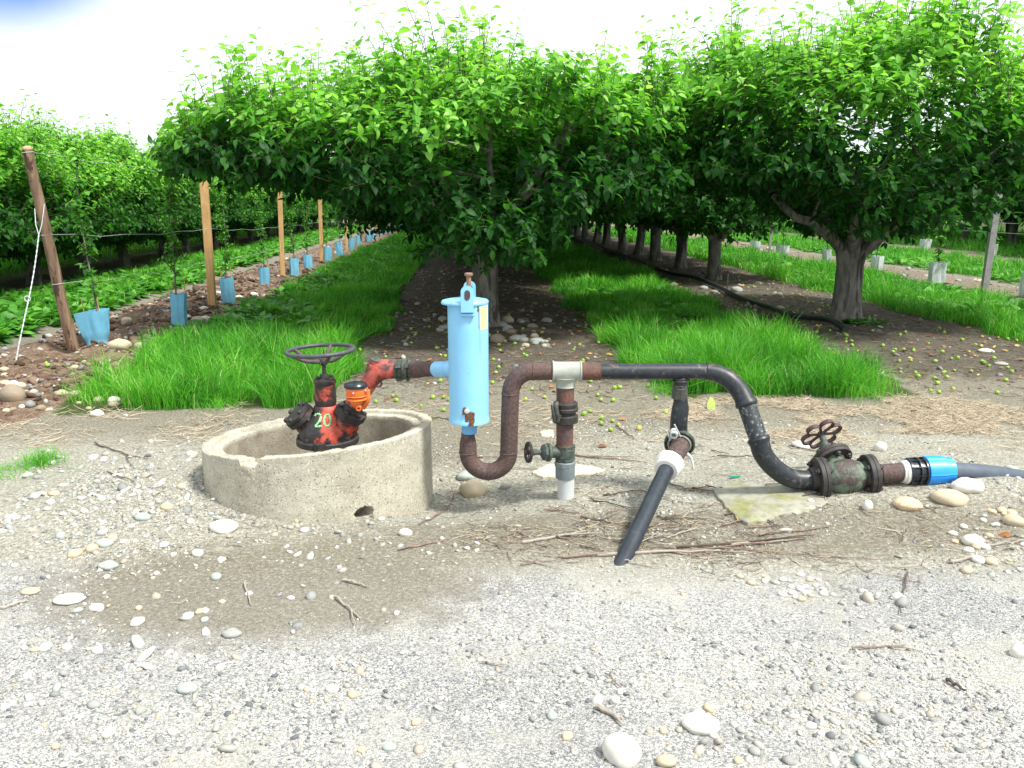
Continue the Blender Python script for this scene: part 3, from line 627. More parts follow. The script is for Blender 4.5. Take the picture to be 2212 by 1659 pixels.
squarepost('end_post', b0, tpt, .096, 'thick rough round post leaning left at the near end of the wire row', 'post', None, WOODR, rnd=True)
pp = [(459, 657, 439, 384), (611, 597, 604, 428), (695, 563, 691, 432), (749, 541, 746, 447), (791, 521, 789, 436)]
for i, (x, y, tx, ty) in enumerate(pp):
    bb = G(x, y); yt = bb[1]; tt = WY(tx, ty - (14 if i else 6), yt)
    POSTS.append((bb, tt))
    squarepost('timber_post', bb, tt, .085 if i else .10, f'{ordn(i)} square sawn timber post along the wire row after the rough end post', 'post', 'square timber posts of the wire row', WOODP, seed=i)
for i in range(5, 9):
    ab_ = 29.5 + 4.2*(i-4); x, y = xy(-3.66, ab_); bb = np.array([x, y, float(gz(x, y))]); tt = bb + np.array([-.03, 0, 1.9]); POSTS.append((bb, tt))
    squarepost('timber_post', bb, tt, .085, f'{ordn(i)} square sawn timber post along the wire row after the rough end post', 'post', 'square timber posts of the wire row', WOODP, seed=i)
for fr_, nm in ((.985, 'top'), (.60, 'middle'), (.36, 'lowest')):
    path = []
    pts = [p + (q-p)*(fr_ if i == 0 else fr_*(1.0)) + np.array([.03, -.02, 0]) for i, (p, q) in enumerate(POSTS)]
    for i in range(len(pts)-1):
        for k in range(8):
            s = k/8; path.append(pts[i]*(1-s) + pts[i+1]*s + np.array([0, 0, -.035*math.sin(math.pi*s)*(0 if nm == 'top' else 1) + .012*math.sin(k*2.3+i)]))
    path.append(pts[-1]); mb = MB(); mb.tube(path, .0019, 5)
    c = POSTS[0][0] + (POSTS[0][1]-POSTS[0][0])*fr_; mb.torus(c, POSTS[0][1]-POSTS[0][0], .050, .003, 20, 5)
    o = mb.build('trellis_wire', WIREM); tag(o, f'{nm} galvanised wire strung along the timber posts from the rough end post', 'wire', 'wires of the left trellis')
# twisted guy rope with a ring
p1 = POSTS[0][0] + (POSTS[0][1]-POSTS[0][0])*.70; gr = G(36, 790); K1 = WY(74, 462+122*.0+36, b0[1]-.12)
gt = thing('guy_rope', 'pale twisted wire rope anchoring the leaning end post to the ground', 'rope', gr)
mb = MB(); n = 60; ya = p1 + (gr-p1)*.14 + np.array([0,0,-.01])
for s_ in (0, math.pi):
    P = [];
    for k in range(n):
        s = k/(n-1); p = ya*(1-s) + gr*s; P.append(p + .004*np.array([math.cos(k*1.3+s_), math.sin(k*1.3+s_), 0]) + np.array([.012*math.sin(s*5), 0, 0]))
    mb.tube(P, .0030, 6)
mb.build('twisted_rope', ROPEM, gt)
mb = MB()
for dx in (-.045, .05): mb.tube([p1 + np.array([dx, -.03, .05 + (.04 if dx > 0 else 0)]), p1*.5+ya*.5 + np.array([dx*.6, -.03, 0]), ya], .004, 6)
mb.build('rope_fork', ROPEM, gt)
mb = MB(); mb.torus(ya*.5+gr*.5 + np.array([0, -.01, 0]), (.2, -1, 0), .024, .005, 20, 6); mb.build('tension_ring', ROPEM, gt)

def sleeve_mat(name, col, tr=.35, alpha=1):
    m, t, p = newmat(name); n = noise(t, 14, 4); r = ramp(t, [(.3, tuple(c*.85 for c in col)), (.7, col)]); t.links.new(n.outputs['Fac'], r.inputs[0]); t.links.new(r.outputs[0], p.inputs['Base Color'])
    p.inputs['Roughness'].default_value = .4; tr_ = t.nodes.new('ShaderNodeBsdfTranslucent'); t.links.new(r.outputs[0], tr_.inputs['Color'])
    ms = t.nodes.new('ShaderNodeMixShader'); ms.inputs[0].default_value = tr; t.links.new(p.outputs[0], ms.inputs[1]); t.links.new(tr_.outputs[0], ms.inputs[2])
    t.links.new(ms.outputs[0], t.nodes['Material Output'].inputs['Surface']); return m
GUARDB = sleeve_mat('blue_film', (.30, .72, .92), .4); GUARDW = sleeve_mat('milky_film', (.70, .78, .76), .45)
def sleeve(seed, w_, h, flare=0., crush=0., folds=7):
    r = np.random.default_rng(seed); mb = MB(); seg = 48; nz_ = 14; th = np.linspace(0, 2*np.pi, seg, endpoint=False); V = []
    for k in range(nz_+1):
        s = k/nz_; z = s*h
        sq = 1/np.maximum(np.abs(np.cos(th)), np.abs(np.sin(th)*1.0))**.55
        rr = w_/2*sq*(1 + .07*np.sin(th*folds+seed)*(.4+.6*s) + .13*(fbm(np.cos(th)*3+seed, np.sin(th)*3+s*2, seed, 3)-.5)*2 + flare*s)
        rr = rr*(1 - crush*np.exp(-((s-.12)/.12)**2))
        zz = z + .012*np.sin(th*2+seed)*s + .05*crush*np.sin(th+1)*s
        V.append(np.stack([rr*np.cos(th)*1.0, rr*np.sin(th)*.75, zz], 1))
    F = [(i*seg+j, i*seg+(j+1)%seg, (i+1)*seg+(j+1)%seg, (i+1)*seg+j) for i in range(nz_) for j in range(seg)]
    mb.add(np.concatenate(V), F)
    V2 = [v*np.array([.97, .97, 1]) + np.array([0,0,-.001]) for v in V]; mb.add(np.concatenate(V2), [tuple(q[::-1]) for q in F])
    n = (nz_)*seg; tot = (nz_+1)*seg; mb.f += [(n+j, n+(j+1)%seg, tot+n+(j+1)%seg, tot+n+j) for j in range(seg)]; mb.m += [0]*seg
    return mb
def sapling_mesh(seed, h, n=55, L=.075):
    r = np.random.default_rng(seed); z = h*(.22+.78*r.random(n)**.8); B = np.stack([.02*np.sin(z*3+seed), .02*np.cos(z*2.2), z], 1)
    an = r.random(n)*6.28; D = np.stack([np.cos(an), np.sin(an), .7+.9*(z/h)], 1); D /= np.linalg.norm(D, axis=1)[:, None]
    return shoots_to_mesh('crown', B, D, r.uniform(.05, .26, n)*(1.15-.6*z/h), r, L, 7, .35+.35*z/h*r.random(n))
sapc = [sapling_mesh(k, 1.75, 48) for k in (1, 2, 3)]
def sapstem(h):
    mb = MB(); P = [np.array([.02*math.sin(z*3+1), .02*math.cos(z*2.2), z]) for z in np.linspace(-.03, h, 14)]; mb.tube(P, np.linspace(.012, .003, 14), 8); return mb
st_ = sapstem(1.8).build('trunk', BARK); stm = st_.data; bpy.data.objects.remove(st_)
SL = [sleeve(s, .17, .36, .04).build('film_sleeve', GUARDB) for s in (1, 2, 3)] ; SLm = [o.data for o in SL]; [bpy.data.objects.remove(o) for o in SL]
SW = [sleeve(11, .24, .30, .06, .12).build('film_sleeve', GUARDW), sleeve(12, .25, .26, .2, .35, 5).build('film_sleeve', GUARDW), sleeve(13, .22, .32, .02).build('film_sleeve', GUARDW)]; SWm = [o.data for o in SW]; [bpy.data.objects.remove(o) for o in SW]
stk = MB(); stk.tube([(-.07, .0, -.05), (-.075, 0, .5)], .006, 6); stk_o = stk.build('bamboo_cane', WOODP); stkm = stk_o.data; bpy.data.objects.remove(stk_o)
def guard(px, py, i, lab, grp, meshes, sc=(1,1,1), rz=0, cane=True, pos=None, tilt=0, cat='tree guard', name='tree_guard'):
    p = G(px, py) if pos is None else pos
    t = thing(name, lab, cat, p - np.array([0, 0, .012]), grp); t.rotation_euler = (tilt*.3, tilt, rz); t.scale = sc
    objm('film_sleeve', meshes[i % len(meshes)], t)
    if cane:
        objm('bamboo_cane', stkm, t); c2 = objm('bamboo_cane', stkm, t); c2.location = (.14, .02, .02)
    return p
gl = [(388,699),(495,654),(572,618),(636,597),(667,585),(708,564),(734,552),(759,540),(776,531),(797,522),(808,517),(823,509.5),(838,503),(850,498)]
# first: wide, bent sleeve by the end post
big = sleeve(5, .21, .35, .50, .10, 4).build('film_sleeve', GUARDB); bm_ = big.data; bpy.data.objects.remove(big)
SAP = []
p = guard(212, 743, 0, 'crumpled wide blue tree guard beside the rough end post', 'blue tree guards of the left row', [bm_], (1.0, 1, 1), .1, tilt=-.09); SAP.append((p, 1.02))
for i, (x, y) in enumerate(gl):
    p = guard(x, y, i, f'{ordn(i)} upright blue tree guard along the wire row after the crumpled one', 'blue tree guards of the left row', SLm, (1, 1, 1.02-.04*(i % 3)), RA + .3*(i % 2) + .2*math.sin(i*5), cane=i < 4, tilt=.07*math.sin(i*2.7+1)); SAP.append((p, 1-.1*(i % 3)))
for k in range(5):
    x, y = xy(-3.63, 41 + 2.3*k); p = guard(0, 0, k, f'{ordn(14+k)} upright blue tree guard along the wire row after the crumpled one', 'blue tree guards of the left row', SLm, pos=np.array([x, y, float(gz(x, y))]), cane=False); SAP.append((p, .95))
for i, (p, s) in enumerate(SAP):
    t = thing('young_pear_tree', ('slender young pear tree growing out of the crumpled wide blue guard' if i == 0 else f'slender young pear tree growing out of the {ordn(i-1)} upright blue guard'), 'young tree', p, 'young pear trees of the wire row')
    objm('trunk', stm, t); objm('crown', sapc[i % 3], t); t.scale = (s, s, s*1.04); t.rotation_euler = (0, 0, i*1.7)
gw = [(2021,613,'white plastic tree guard left of the grey post, largest one in view',2,1.15),(1893,585,'white plastic tree guard half hidden behind the thick trunk on the right',0,1),(1784,571,'white plastic tree guard just left of the thick trunk on the right',2,1.05),
      (1689,553,'slumped white plastic tree guard right of the small grey stake post',1,1.1),(1631,541,'leaning white plastic tree guard left of the small grey stake post',1,1.0),
      (1996,543,'tilted white plastic tree guard in the row behind the largest white one',0,1.15),(2142,560,'clear white tree guard directly behind the grey post',2,1.15),(2222,640,'white plastic tree guard cut off by the right picture edge',2,1.1)]
for i, (x, y, lab, k, s) in enumerate(gw):
    p = guard(x, y, k, lab, 'white tree guards of the right rows', SWm, (s, s, s*1.05), i*.7, cane=False, tilt=.06*math.sin(i*2))
    SAPp = thing('young_pear_tree', ['young pear tree growing out of the largest white guard', 'young pear tree growing from the white guard behind the thick trunk', 'young pear tree in the white guard left of the thick trunk',
      'young pear tree in the slumped white guard', 'young pear tree in the leaning white guard', 'young pear tree in the tilted white guard of the rear row', 'young pear tree in the clear guard behind the grey post', 'young pear tree at the right picture edge beyond the grass'][i], 'young tree', p, 'young pear trees of the right rows')
    objm('trunk', stm, SAPp); objm('crown', sapc[i % 3], SAPp); SAPp.scale = (1.15, 1.15, .62 if i in (0, 5) else .8); SAPp.rotation_euler = (0, 0, i*2.1)
def greypost(px, py, h, wd, lab, tx=0):
    bb = G(px, py); mb = MB(); t = thing('steel_post', lab, 'post', bb, 'grey steel posts of the right rows')
    w2 = wd/2; M = [nrm((1,.25,0)), nrm((-.25,1,0)), nrm((tx, 0, 1))]
    mb.prism([(-w2,-w2*.55),(w2,-w2*.55),(w2,-w2*.2),(w2*.8,w2*.5),(-w2*.8,w2*.5),(-w2,-w2*.2)], -.1, h, M, bb); mb.build('post_shaft', POSTG, t)
    e = MB(); e.box(bb + np.array([tx*h, -wd*.35, h-.12]), (wd*1.25, .006, .14)); e.build('post_bracket', ZINC, t)
    return bb
B1 = greypost(2125, 629, 1.78, .12, 'leaning flat grey post in the white guard row at far right', .02)
B2 = greypost(1662, 546, 1.3, .07, 'small grey post between two slumped white guards')
x, y = xy(8.6, 31); mb = MB(); 
for h in (.95, 1.1):
    q = np.array([x, y, h]); d = B1 + np.array([0, 0, h]); mb = MB(); mb.tube([d + (d-q)*.35, d, (d+q)/2 + np.array([0,0,-.04]), q], .003, 5)
    tag(mb.build('trellis_wire', WIREM), ('lower' if h < 1 else 'upper') + ' thin wire running from the leaning grey post at right', 'wire', 'wires of the right trellis')
# sprinkler stake by the hose
p = G(1570, 638); t = thing('sprinkler_stake', 'thin grey sprinkler stake with small purple head beside the black hose', 'sprinkler', p)
mb = MB(); mb.tube([p + (0,0,-.03), p + (0,0,.34)], .008, 8); mb.build('stake', POSTG, t)
mb = MB(); mb.lathe([(.008, 0), (.018, .01), (.016, .03), (.006, .045)], p + (0,0,.34), (0,0,1), 12); mb.build('sprinkler_head', PURPW, t)
# ================================================================= HOSES
def smooth(P, n=8):
    P = np.asarray(P, float); Q = np.concatenate([[2*P[0]-P[1]], P, [2*P[-1]-P[-2]]]); o = []
    for i in range(1, len(Q)-2):
        for k in range(n):
            t = k/n; o.append(.5*((2*Q[i]) + (-Q[i-1]+Q[i+1])*t + (2*Q[i-1]-5*Q[i]+4*Q[i+1]-Q[i+2])*t*t + (-Q[i-1]+3*Q[i]-3*Q[i+1]+Q[i+2])*t**3))
    o.append(P[-1]); return np.array(o)
hp = [(1826,722),(1790,704),(1745,695),(1705,689),(1660,675),(1600,652),(1545,624),(1500,608),(1450,597),(1410,582),(1380,570),(1345,555),(1310,543),(1280,529),(1250,518),(1220,508)]
HP = [G(x, y) + (0, 0, .055 + .02*(i % 3 == 1)) for i, (x, y) in enumerate(hp)]; x, y = xy(4.15, 48); HP.append(np.array([x, y, float(gz(x, y))+.03]))
h = thing('irrigation_hose', 'black irrigation hose lying along the right row of tree trunks', 'hose', HP[0]); mb = MB(); mb.tube(smooth(HP), .035, 14); mb.build('hose_run', HOSEM, h)
c = smooth(HP)[24]; c2 = smooth(HP)[27]; mb = MB(); mb.cyl(c, c2, .052, 20); mb.cyl(c*.7+c2*.3, c*.6+c2*.4, .058, 20); mb.build('hose_coupling', HOSEM, h)
hl = [xy(-7.0 + .12*math.sin(b*.7), b) for b in np.arange(9.5, 46, 1.5)]; mb = MB(); mb.tube(smooth([(x, y, float(gz(x, y))+.03) for x, y in hl], 4), .03, 10)
tag(mb.build('irrigation_hose', HOSEM), 'black irrigation hose lying at the foot of the left tree row', 'hose')
# ================================================================= RED HYDRANT
HY = 4.28
def Hp(px, py, dy=0): return WY(px, py, HY + dy)
hc = Hp(708, 950); hyd = thing('hydrant', 'worn red cast iron hydrant numbered 20 with big handwheel inside the concrete ring', 'hydrant', (hc[0], hc[1], hc[2]-.05))
k_ = 1/406.
def yz(py): return Hp(708, py)[2]
ax_z = np.array([0, 0, 1.]); cx, cy = hc[0], hc[1]
zf = yz(940)
mb = MB(); mb.lathe([(.155, -.045), (.168, -.04), (.168, -.012), (.162, -.006), (.10, -.004)], (cx, cy, zf), ax_z, 48)
for k in range(8):
    a = k*math.pi/4 + .22; mb.hexb((cx+.143*math.cos(a), cy+.143*math.sin(a), zf-.006), ax_z, .018, .02); mb.cyl((cx+.143*math.cos(a), cy+.143*math.sin(a), zf), (cx+.143*math.cos(a), cy+.143*math.sin(a), zf+.026), .008, 10)
mb.lathe([(.035, 0), (.035, .05), (.022, .052)], (cx-.005, cy-.150, zf-.05), ax_z, 20)
mb.build('base_flange', DARKCAST, hyd)
z1, z2 = yz(948), yz(876)
mb = MB(); mb.lathe([(.150, zf-.008), (.148, zf+.01), (.147, zf+.03), (.140, zf+.055), (.122, zf+.085), (.097, zf+.110), (.074, zf+.128), (.064, max(z2, zf+.14)), (.060, max(z2, zf+.14)+.004)], (cx, cy, 0), ax_z, 56)
mb.build('valve_body', HYD, hyd); BODY = mb
zt = yz(820)
mb = MB(); mb.lathe([(.055, z2-.01), (.058, z2+.03), (.056, zt-.02), (.060, zt-.018), (.060, zt-.004), (.055, zt)], (cx, cy, 0), ax_z, 40)
mb.build('bonnet_tube', HYDD, hyd)
mb = MB(); mb.lathe([(.056, zt), (.052, zt+.008), (.024, zt+.010), (.020, zt+.03), (.011, zt+.032), (.011, zt+.075), (.018, zt+.078), (.014, zt+.095)], (cx, cy, 0), ax_z, 32)
for k in range(4):
    a = k*math.pi/2+.6; mb.hexb((cx+.038*math.cos(a), cy+.038*math.sin(a), zt+.008), ax_z, .011, .014)
mb.build('gland', DARKCAST, hyd)
# handwheel
wc = WY(692, 757, HY-.0); wtilt = nrm((-.035, 0, 1)); hubz = zt + .095
mb = MB(); mb.torus(wc, wtilt, .176, .0115, 72, 12); rim = mb
hw = mb.build('handwheel', WHEELM, hyd)
mb = MB(); hub = np.array([cx-.004, cy, hubz]); mb.lathe([(.016, -.005), (.027, 0), (.027, .022), (.012, .024), (.012, .04)], hub, ax_z, 24)
for k in range(5):
    a = k*2*math.pi/5 - 1.05; d = np.array([math.cos(a), math.sin(a), 0]); e = wc + d*.172 + np.array([0,0,-.035*0 + d[0]*.035*.176*2]); 
    P = smooth([hub + d*.02 + (0,0,.008), hub + d*.055 + (0,0,.010), hub*.35 + e*.65 + np.array([0,0,-.012]), e], 5); mb.tube(P, np.linspace(.0125, .010, len(P)), 10)
mb.build('spokes', SPOKEM, hw)
mb = MB(); mb.cyl(hub + (.01, -.01, .02), hub + (.01, -.01, .075), .004, 8); mb.hexb(hub + (0, 0, .022), ax_z, .011, .016); mb.build('spindle_pin', RUST2, hw)
# left blind flange and its neck
def dirw(dx, dy, dz): return nrm((dx, dz, -dy))      # picture-right, picture-down, away -> world
nl_ = dirw(-.60, -.70, -.25); cl_ = Hp(645, 897, -.02)
mb = MB(); mb.lathe([(.075, -.13), (.07, -.06), (.058, -.018)], cl_, nl_, 28); mb.build('blind_neck', HYDD, hyd)
mb = MB(); mb.lathe([(.078, -.03), (.082, -.027), (.082, -.004), (.078, -.002)], cl_, nl_, 36); mb.lathe([(.078, .0), (.082, .002), (.082, .018), (.07, .024)], cl_, nl_, 36, lob=lambda t: 1+.06*np.cos(t*6))
a_f, b_f, _ = frame(nl_)
for k in range(6):
    q = cl_ + (a_f*math.cos(k*1.047+.3) + b_f*math.sin(k*1.047+.3))*.066; mb.hexb(q + nl_*.018, nl_, .015, .018); mb.hexb(q - nl_*.03, -nl_, .014, .012)
mb.build('blind_flange', DARKCAST, hyd)
# right flange, arm, elbow
nr_ = dirw(.46, -.86, -.12); c_r = Hp(757, 893, -.03)
mb = MB(); mb.lathe([(.082, -.14), (.075, -.06), (.06, -.02)], c_r, nr_, 28); mb.build('outlet_neck', HYDD, hyd)
mb = MB(); mb.lathe([(.080, -.022), (.084, -.018), (.084, .018), (.080, .021)], c_r, nr_, 36, lob=lambda t: 1+.05*np.cos(t*6)); a_f, b_f, _ = frame(nr_)
for k in range(6):
    q = c_r + (a_f*math.cos(k*1.047) + b_f*math.sin(k*1.047))*.068; mb.hexb(q + nr_*.018, nr_, .015, .016); mb.hexb(q - nr_*.02, -nr_, .013, .012)
mb.lathe([(.055, .02), (.05, .05)], c_r, nr_, 24)
mb.build('outlet_flange', DARKCAST, hyd)
E0 = c_r; E1 = Hp(790, 838, -.03); E2 = Hp(811, 806, -.03); E3 = Hp(838, 797.5, -.03); E4 = Hp(855, 797.5, -.03)
# shift so that the coupling axis meets the manifold plane
AX = Hp(838, 797.5, -.03)
mb = MB(); P = smooth([E0, E1, Hp(806, 814, -.03), Hp(822, 800, -.03), E3, E4], 6); rad = np.interp(np.linspace(0, 1, len(P)), [0, .3, .6, .8, 1], [.044, .046, .056, .053, .050])
mb.tube(P, rad, 32); mb.build('outlet_elbow', HYDE, hyd)
mb = MB(); pc = Hp(811, 782, -.035); nd = dirw(.28, -.95, -.1); mb.lathe([(.040, -.06), (.038, -.014), (.030, -.012), (.030, .008), (.027, .010)], pc, nd, 24); mb.build('elbow_boss', HYDE, hyd)
mb = MB(); mb.lathe([(.028, .008), (.031, .011), (.031, .016), (.026, .019)], pc, nd, 24); mb.build('elbow_plug', CAST, hyd)
mb = MB(); mb.torus(Hp(818, 829, -.05), (0, -1, .1), .0155, .0055, 24, 8); mb.build('lifting_lug', HYDE, hyd)
def coup(name, p, q, parent, prof, m, lugs=0, lr=.0, seg=36):
    p = np.asarray(p); q = np.asarray(q); L = np.linalg.norm(q-p); ax = nrm(q-p); mb = MB(); mb.lathe([(r, t*L) for r, t in prof], p, ax, seg); a, b, c = frame(ax)
    for k in range(lugs):
        an = k*2*math.pi/lugs + .5; d = a*math.cos(an) + b*math.sin(an); mb.box(p + ax*L*.4 + d*lr, (L*.55, .022, .03), [ax, d, np.cross(ax, d)])
    return mb.build(name, m, parent)
YM = HY - .03
C0, C1, C2, C3 = [WY(x, 797.5, YM) for x in (853, 866, 876, 888)]
cpl = coup('quick_coupling', C0, C2, hyd, [(.047, 0), (.052, .04), (.052, .25), (.047, .3), (.050, .34), (.050, .7), (.056, .74), (.056, 1)], CAST, 3, .052)
# orange relief valve in front of the arm
oc = Hp(769, 846, -.16); og = thing('tmp', '', '', oc); bpy.data.objects.remove(og)
mb = MB(); mb.lathe([(.012, -.085), (.022, -.078), (.036, -.050), (.043, -.030)], oc, ax_z, 32)
for zz in (-.040, -.022): mb.lathe([(.048, zz-.003), (.054, zz), (.054, zz+.002), (.046, zz+.005)], oc, ax_z, 36)
mb.lathe([(.046, -.018), (.050, -.012), (.053, .020), (.053, .024)], oc, ax_z, 36); mb.box(oc + (.052, -.008, .012), (.022, .022, .022)); 
pth = smooth([oc + (.047, .02, .0), oc + (.05, .03, -.05), oc + (.026, .04, -.10)], 5); mb.tube(pth, np.linspace(.022, .012, len(pth)), 12)
ov = mb.build('relief_valve', ORANGE, hyd); tag(ov, 'bright orange plastic air valve with a black cap')
mb = MB(); mb.lathe([(.056, .022), (.060, .025), (.060, .038), (.054, .046), (.03, .052), (.001, .054)], oc, ax_z, 36, lob=lambda t: 1+.012*np.cos(t*16)); mb.build('valve_cap', CAPB, ov)
mb = MB(); mb.lathe([(.014, 0), (.014, .025), (.008, .025), (.008, .008)], oc + (.014, -.012, -.078), (.1, -1, -.15), 18); mb.build('valve_spout', ORANGE, ov)
mb = MB(); 
for q in ((-.004, -.052, .004), (.052, -.020, .012)): mb.hexb(oc + q, (0, -1, 0), .0055, .004); mb.cyl(oc + q, np.array(oc + q) + (0, -.006, 0), .003, 10)
mb.build('valve_screw', ZINC, ov)
mb = MB(); mb.tube([oc + (0, .02, -.03), oc + (-.005, .10, -.06)], .018, 12); mb.build('valve_stub', DARKCAST, ov)
# painted number on the body
dg = {'2': [(680,881),(683,878),(688,876.5),(692,879),(693,884),(690,889),(685,894),(681,898),(685,898.5),(691,898),(696,897)],
      '0': [(706,878),(702,881),(699.5,887),(701,894),(706,898),(711,896),(714,890),(713.5,883),(710,878.5),(706,878)]}
bv = BVHTree.FromPolygons([tuple(v) for v in np.concatenate(BODY.v)], BODY.f)
mb = MB()
for ch, pts in dg.items():
    P = []; pts = [(x, 894 + (y-877)*1.3) for x, y in pts]
    for i in range(len(pts)-1):
        for k in range(4):
            s = k/4; x = pts[i][0]*(1-s)+pts[i+1][0]*s; y = pts[i][1]*(1-s)+pts[i+1][1]*s
            o = np.array([0, 0, CAMH]); d = nrm(W(x, y, 3) - o); h_ = bv.ray_cast(Vector(o), Vector(d))
            if h_[0] is not None: P.append(np.array(h_[0]) - d*.0005)
    mb.tube(smooth(P, 2), .0052 + .0016*np.sin(np.arange((len(P)-1)*2+1)*1.1) + .001*np.sin(np.arange((len(P)-1)*2+1)*.37), 8)
nu = mb.build('painted_number', PAINTG, hyd)

# ================================================================= PIPE MANIFOLD
MY = HY - .03
YB = lambda px: MY + (4.0-MY)*min(1, max(0, (px-890)/120))   # swings from the hydrant plane to the tank plane
Y0 = 4.0
man = thing('pipe_manifold', 'above-ground pipework with light blue filter tank, rusty and black pipes and valves', 'irrigation pipes', WY(1222, 1076, Y0))
tag(coup('coupling_half', C2, C3, man, [(.056, .0), (.056, .3), (.042, .35), (.042, .55), (.050, .6), (.050, 1)], CAST, 3, .054), 'grey green coupling ring joined to the hydrant')
mb = MB(); r0, r1, r2, r3, r4 = [WY(x, 797.5, YB(x)) for x in (887, 900, 918, 925, 944)]
mb.tube([r0, r0*.5+r1*.5, r1, r2, r3, r4], [.044, .048, .048, .040, .0385, .0385], 32); mb.torus(r3, r4-r3, .0385, .0025, 32, 6); mb.build('rusty_reducer', RUST, man)
TX = 1012; Tc = lambda py, px=TX: WY(px, py, Y0)
mb = MB(); zb, ztp = Tc(905)[2], Tc(654)[2]; tx, ty = Tc(780)[0], Y0
mb.lathe([(.096, zb-.012), (.103, zb-.010), (.104, zb+.004), (.100, zb+.012), (.100, zb+.03), (.1005, ztp-.01), (.1005, ztp)], (tx, ty, 0), ax_z, 72)
tank = mb.build('filter_tank', BLUE, man); tag(tank, 'light blue painted steel filter tank')
mb = MB(); j0 = WY(943, 797.5, YB(943)); j1 = np.array([tx-.06, Y0, WY(980, 797.5, Y0)[2]]); mb.tube([j0, j1], [.0405, .0405], 36); mb.torus(j0*.4+j1*.6 + np.array([.0,0,0]), j1-j0, .040, .004, 36, 6); mb.build('inlet_stub', BLUE, tank)
mb = MB(); mb.lathe([(.100, ztp-.004), (.116, ztp-.002), (.1175, ztp+.006), (.112, ztp+.014), (.085, ztp+.020), (.07, ztp+.021)], (tx+.0005, ty, 0), nrm((-.015, .0, 1)), 48)
mb.build('tank_lid', BLUE, tank)
# U strap: two upright plates over the lid, slot with brown bar, clamp bolt on top
bx = Tc(640)[0]
def strap_side(yo, sgn, mb):
    w2 = .0305; yb_ = Y0 + yo; zlo, zsh, ztop = Tc(668)[2], Tc(650)[2], Tc(611)[2]; z_arc = ztop - .03
    poly = [(-w2, zlo), (w2, zlo)] + [(w2, z_arc)] + [(w2*math.cos(t), z_arc + .028*math.sin(t)) for t in np.linspace(.35, math.pi-.35, 9)] + [(-w2, z_arc)]
    sw, s0, s1 = .0145, Tc(643)[2], Tc(621)[2]
    slot = [(sw*math.cos(t), s1-sw + sw*math.sin(t)) for t in np.linspace(0, math.pi, 8)] + [(sw*math.cos(t), s0+sw + sw*math.sin(t)) for t in np.linspace(math.pi, 2*math.pi, 8)]
    # plate with slot as ring of quads between outline and slot (both resampled to the same count)
    def res(pl, n):
        pl = np.array(pl + [pl[0]]); L = np.concatenate([[0], np.cumsum(np.linalg.norm(np.diff(pl, axis=0), axis=1))]); s = np.linspace(0, L[-1], n, endpoint=False)
        return np.stack([np.interp(s, L, pl[:, 0]), np.interp(s, L, pl[:, 1])], 1)
    c = np.array([0, (s0+s1)/2])
    def byang(pl, n):
        q = res(pl, 400); an = np.arctan2(q[:, 1]-c[1], q[:, 0]); o = np.argsort(an); an, q = an[o], q[o]; T = np.linspace(-np.pi, np.pi, n, endpoint=False)
        return np.stack([np.interp(T, an, q[:, 0], period=2*np.pi), np.interp(T, an, q[:, 1], period=2*np.pi)], 1)
    n = 72; o_, i_ = byang(poly, n), byang(slot, n); V = []
    for y in (yb_-.004, yb_+.004):
        for pl in (o_, i_): V += [(bx + p[0], y, p[1]) for p in pl]
    F = []
    for j in range(n):
        k = (j+1) % n; F += [(j, k, n+k, n+j), (2*n+j, 3*n+j, 3*n+k, 2*n+k), (j, 2*n+j, 2*n+k, k), (n+j, n+k, 3*n+k, 3*n+j)]
    mb.add(V, F)
mb = MB(); strap_side(.118, -1, mb); mb.build('strap_plate', BLUE, tank)
mb = MB(); strap_side(-.118, 1, mb)
zs_ = Tc(613)[2]
mb.box((bx, Y0-.106, Tc(668)[2]+.004), (.066, .022, .008)); mb.tube([(bx-.033, Y0-.106, Tc(674)[2]), (bx+.033, Y0-.106, Tc(674)[2])], .009, 12)
mb.build('clamp_strap', BLUE, tank)
mb = MB(); zc = (Tc(643)[2]+Tc(621)[2])/2; hh = (Tc(621)[2]-Tc(643)[2])/2-.002
mb.prism([(.0125*math.cos(t), (hh-.0125)*(1 if math.sin(t) >= 0 else -1) + .0125*math.sin(t)) for t in np.linspace(.01, 2*math.pi-.01, 28)], -.124, .124, [np.array([1,0,0]), np.array([0,0,1.]), np.array([0,-1.,0])], (bx, Y0, zc))
mb.build('clamp_bar', RUST, tank)
mb = MB(); zh = Tc(596)[2]; mb.cyl((bx+.002, Y0, ztp+.02), (bx+.002, Y0, zh), .0115, 16)
for k in range(10): mb.torus((bx+.002, Y0, zh-.004-k*.006), ax_z, .0112, .0012, 16, 4)
mb.hexb((bx+.002, Y0, zh), ax_z, .0205, .015); mb.build('clamp_bolt', BOLTM, tank)
# outlet socket, hole patch, plug bolt, sticker, streaks
mb = MB(); mb.cyl((tx, Y0, Tc(935)[2]), (tx, Y0, zb-.008), .0395, 32); o = mb.build('outlet_socket', BLUED, tank)
def cpatch(mb, a0, a1, z0, z1, off, ragged=0, n=18, m=14, seed=0):
    V = []
    for i in range(n):
        for j in range(m):
            s, t = i/(n-1), j/(m-1); e = 0
            ed = ragged*(fbm(s*5+seed, t*5, 3, 3)-.5)
            aa = a0 + (a1-a0)*s; zz = z0 + (z1-z0)*t
            if ragged:
                if i in (0, n-1): aa += (a1-a0)*ragged*(hash2(j, 3., seed)-.5)
                if j in (0, m-1): zz += (z1-z0)*ragged*(hash2(i, 5., seed)-.5)
            V.append((tx + (.1003+off)*math.sin(aa), Y0 - (.1003+off)*math.cos(aa), zz))
    mb.add(V, [(i*m+j, (i+1)*m+j, (i+1)*m+j+1, i*m+j+1) for i in range(n-1) for j in range(m-1)])
